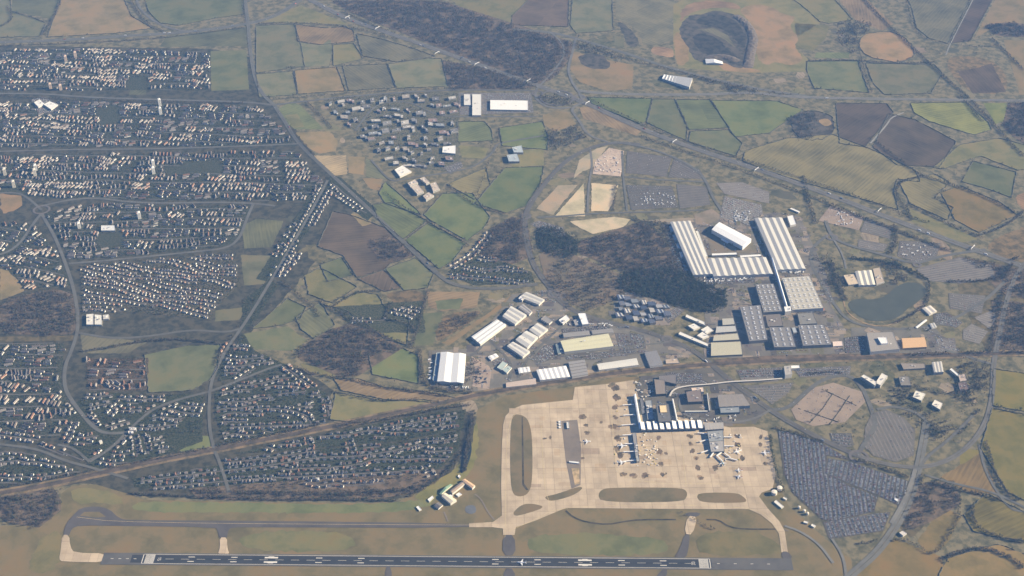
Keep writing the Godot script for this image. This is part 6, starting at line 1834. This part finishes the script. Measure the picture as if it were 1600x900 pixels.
func park_cars() -> void:
	cars.sort_custom(func(a, b): return a[0].length_squared() < b[0].length_squared())
	var mesh := make_car()
	var list := []
	var tint := []
	for i in cars.size():
		var c: Array = cars[i]
		var k: int = [0, 0, 0, 1, 1, 2, 3, 4, 5, 6, 6, 7, 8][rng.randi() % 13]
		var t := Transform3D(Basis(Vector3.UP, c[1]), Vector3(c[0].x, c[2], c[0].y))
		if i < 300:
			var key := "car paint %d" % k
			if not mats.has(key):
				var m := StandardMaterial3D.new()
				m.vertex_color_use_as_albedo = true
				m.albedo_color = CAR_PAINT[k].linear_to_srgb()
				m.roughness = 0.3
				mats[key] = m
			var o := piece("parked_car", mesh, mats[key], self)
			o.transform = t
			tag(o, "%s car parked in the packed rows of the long-stay car park" % CAR_NAME[k], "car", "%s cars in the long-stay car park" % CAR_NAME[k])
		else:
			list.append(t)
			tint.append(CAR_PAINT[k])
	var skin := StandardMaterial3D.new()
	skin.vertex_color_use_as_albedo = true
	skin.roughness = 0.3
	crowd("distant_cars", "thousands of parked cars in the car parks and streets beyond", "cars", {0: list}, func(_k): return mesh, skin, {0: tint})


func build_traffic() -> void:
	# gantries over the motorway
	for g in [[543, 28, 3], [590, 45, 3], [683, 84, 3], [745, 101, 3], [826, 127, 3], [918, 162, 3], [1054, 222, 3], [1182, 266, 3], [1374, 330, 3], [1520, 388, 3]]:
		var at := G(g[0], g[1])
		var d := (G(g[0] + 20, g[1] + 7) - at).normalized()
		var o := thing("sign_gantry", "pale steel sign gantry spanning the motorway", "gantry", Vector3(at.x, 1.2, at.y), atan2(-d.y, d.x), "sign gantries over the motorway")
		for s in [-20.0, 20.0]:
			var st := begin()
			box(st, Vector3(-0.5, -1.5, s - 0.5), Vector3(0.5, 8.6, s + 0.5))
			piece("post", done(st), paint(Color(0.66, 0.66, 0.66), 0.5), o)
		var st2 := begin()
		box(st2, Vector3(-0.9, 7.2, -21), Vector3(0.9, 8.8, 21))
		piece("beam", done(st2), paint(Color(0.72, 0.72, 0.72), 0.5), o)
		for s in [-10.0, 10.0]:
			var st := begin()
			box(st, Vector3(-1.3, 6.2, s - 4), Vector3(-0.95, 9.8, s + 4))
			piece("sign", done(st), paint(Color(0.60, 0.62, 0.66), 0.5), o)
	# lorries, vans and cars on the main roads
	var lorries := 0
	for r in [0, 1, 2, 3, 4, 12, 13, 32, 34]:
		var p := W(ROADS[r][3], 2, false)
		var wide: float = ROADS[r][0]
		for a in along(p, 46.0 if r < 2 else 80.0):
			if rng.randf() < 0.35:
				continue
			var side := -1.0 if rng.randf() < 0.5 else 1.0
			var d: Vector2 = a[1]
			var at: Vector2 = a[0] + Vector2(-d.y, d.x) * side * wide * rng.randf_range(0.16, 0.38) + d * rng.randf_range(-18, 18)
			var turn := atan2(-d.y, d.x) + (PI if side < 0 else 0.0)
			var y: float = Y_ROAD + (r % 8) * 0.05
			if rng.randf() < (0.34 if r < 2 else 0.12) and lorries < 90:
				lorries += 1
				var tone: int = [0, 0, 0, 1, 2][rng.randi() % 5]
				var o := vehicle(0, [Color(0.82, 0.82, 0.80), Color(0.20, 0.24, 0.32), Color(0.40, 0.12, 0.08)][tone], 15.0, 2.6, 3.9)
				o.name = unique("lorry")
				add_child(o)
				o.position = Vector3(at.x, y, at.y)
				o.rotation.y = turn
				tag(o, ["white box lorry driving along the main road", "dark blue lorry driving along the main road", "red-brown lorry driving along the main road"][tone], "lorry", ["white lorries", "blue lorries", "red lorries"][tone])
			else:
				cars.append([at, turn, y])
	for s in STREETS:
		for a in along(W(s, 2, false), 15.0):
			if rng.randf() < 0.5:
				var d: Vector2 = a[1]
				cars.append([a[0] + Vector2(-d.y, d.x) * (6.0 if rng.randf() < 0.5 else -6.0), atan2(-d.y, d.x) + PI / 2, 0.7])
	# coaches and lorries in the yards
	for q in [[742, 575, 760, 600, 26, "dark trailer parked in the lorry yard of the white shed", Color(0.10, 0.10, 0.11), 13.0], [700, 604, 732, 606, 8, "white trailer at the foot of the white shed", Color(0.78, 0.78, 0.76), 13.0], [670, 556, 675, 600, 12, "white trailer backed along the fence of the white shed", Color(0.80, 0.80, 0.78), 13.0], [1092, 434, 1170, 440, 34, "white exhibition lorry in the yard under the nine-ridged hall", Color(0.80, 0.79, 0.76), 12.0], [1216, 424, 1255, 427, 16, "white lorry in the yard under the lake hall", Color(0.80, 0.79, 0.76), 12.0], [930, 245, 970, 270, 46, "pale container stacked in the orange works yard", Color(0.66, 0.62, 0.56), 10.0], [1145, 330, 1172, 346, 40, "pale coach parked behind the white arena", Color(0.62, 0.63, 0.63), 11.0], [993, 302, 1055, 322, 46, "white van left in the half-empty grey car park", Color(0.78, 0.79, 0.80), 6.5], [1048, 350, 1075, 424, 30, "blue lorry in the shade of the long cream hall", Color(0.22, 0.28, 0.34), 12.0], [1408, 380, 1462, 402, 16, "white showman's lorry in the far car park", Color(0.78, 0.76, 0.72), 11.0], [1305, 330, 1335, 352, 26, "white lorry on the pink gravel car park", Color(0.76, 0.75, 0.72), 10.0], [880, 505, 960, 510, 12, "white lorry behind the bright white warehouse", Color(0.80, 0.80, 0.78), 10.0], [1080, 648, 1150, 660, 14, "pale coach on the terminal forecourt", Color(0.70, 0.68, 0.64), 11.0], [990, 596, 1020, 625, 30, "pale cargo truck in the yard behind the long pier", Color(0.66, 0.62, 0.56), 8.0]]:
		for k in int(q[4]):
			var g := G(rng.randf_range(q[0], q[2]), rng.randf_range(q[1], q[3]))
			var o := vehicle(0, q[6], q[7], 2.6, 3.4)
			o.name = unique("parked_lorry")
			add_child(o)
			o.position = Vector3(g.x, 0.7, g.y)
			o.rotation.y = [0.0, 0.3, PI / 2, 1.2][rng.randi() % 4]
			tag(o, q[5], "lorry", "each a " + q[5])
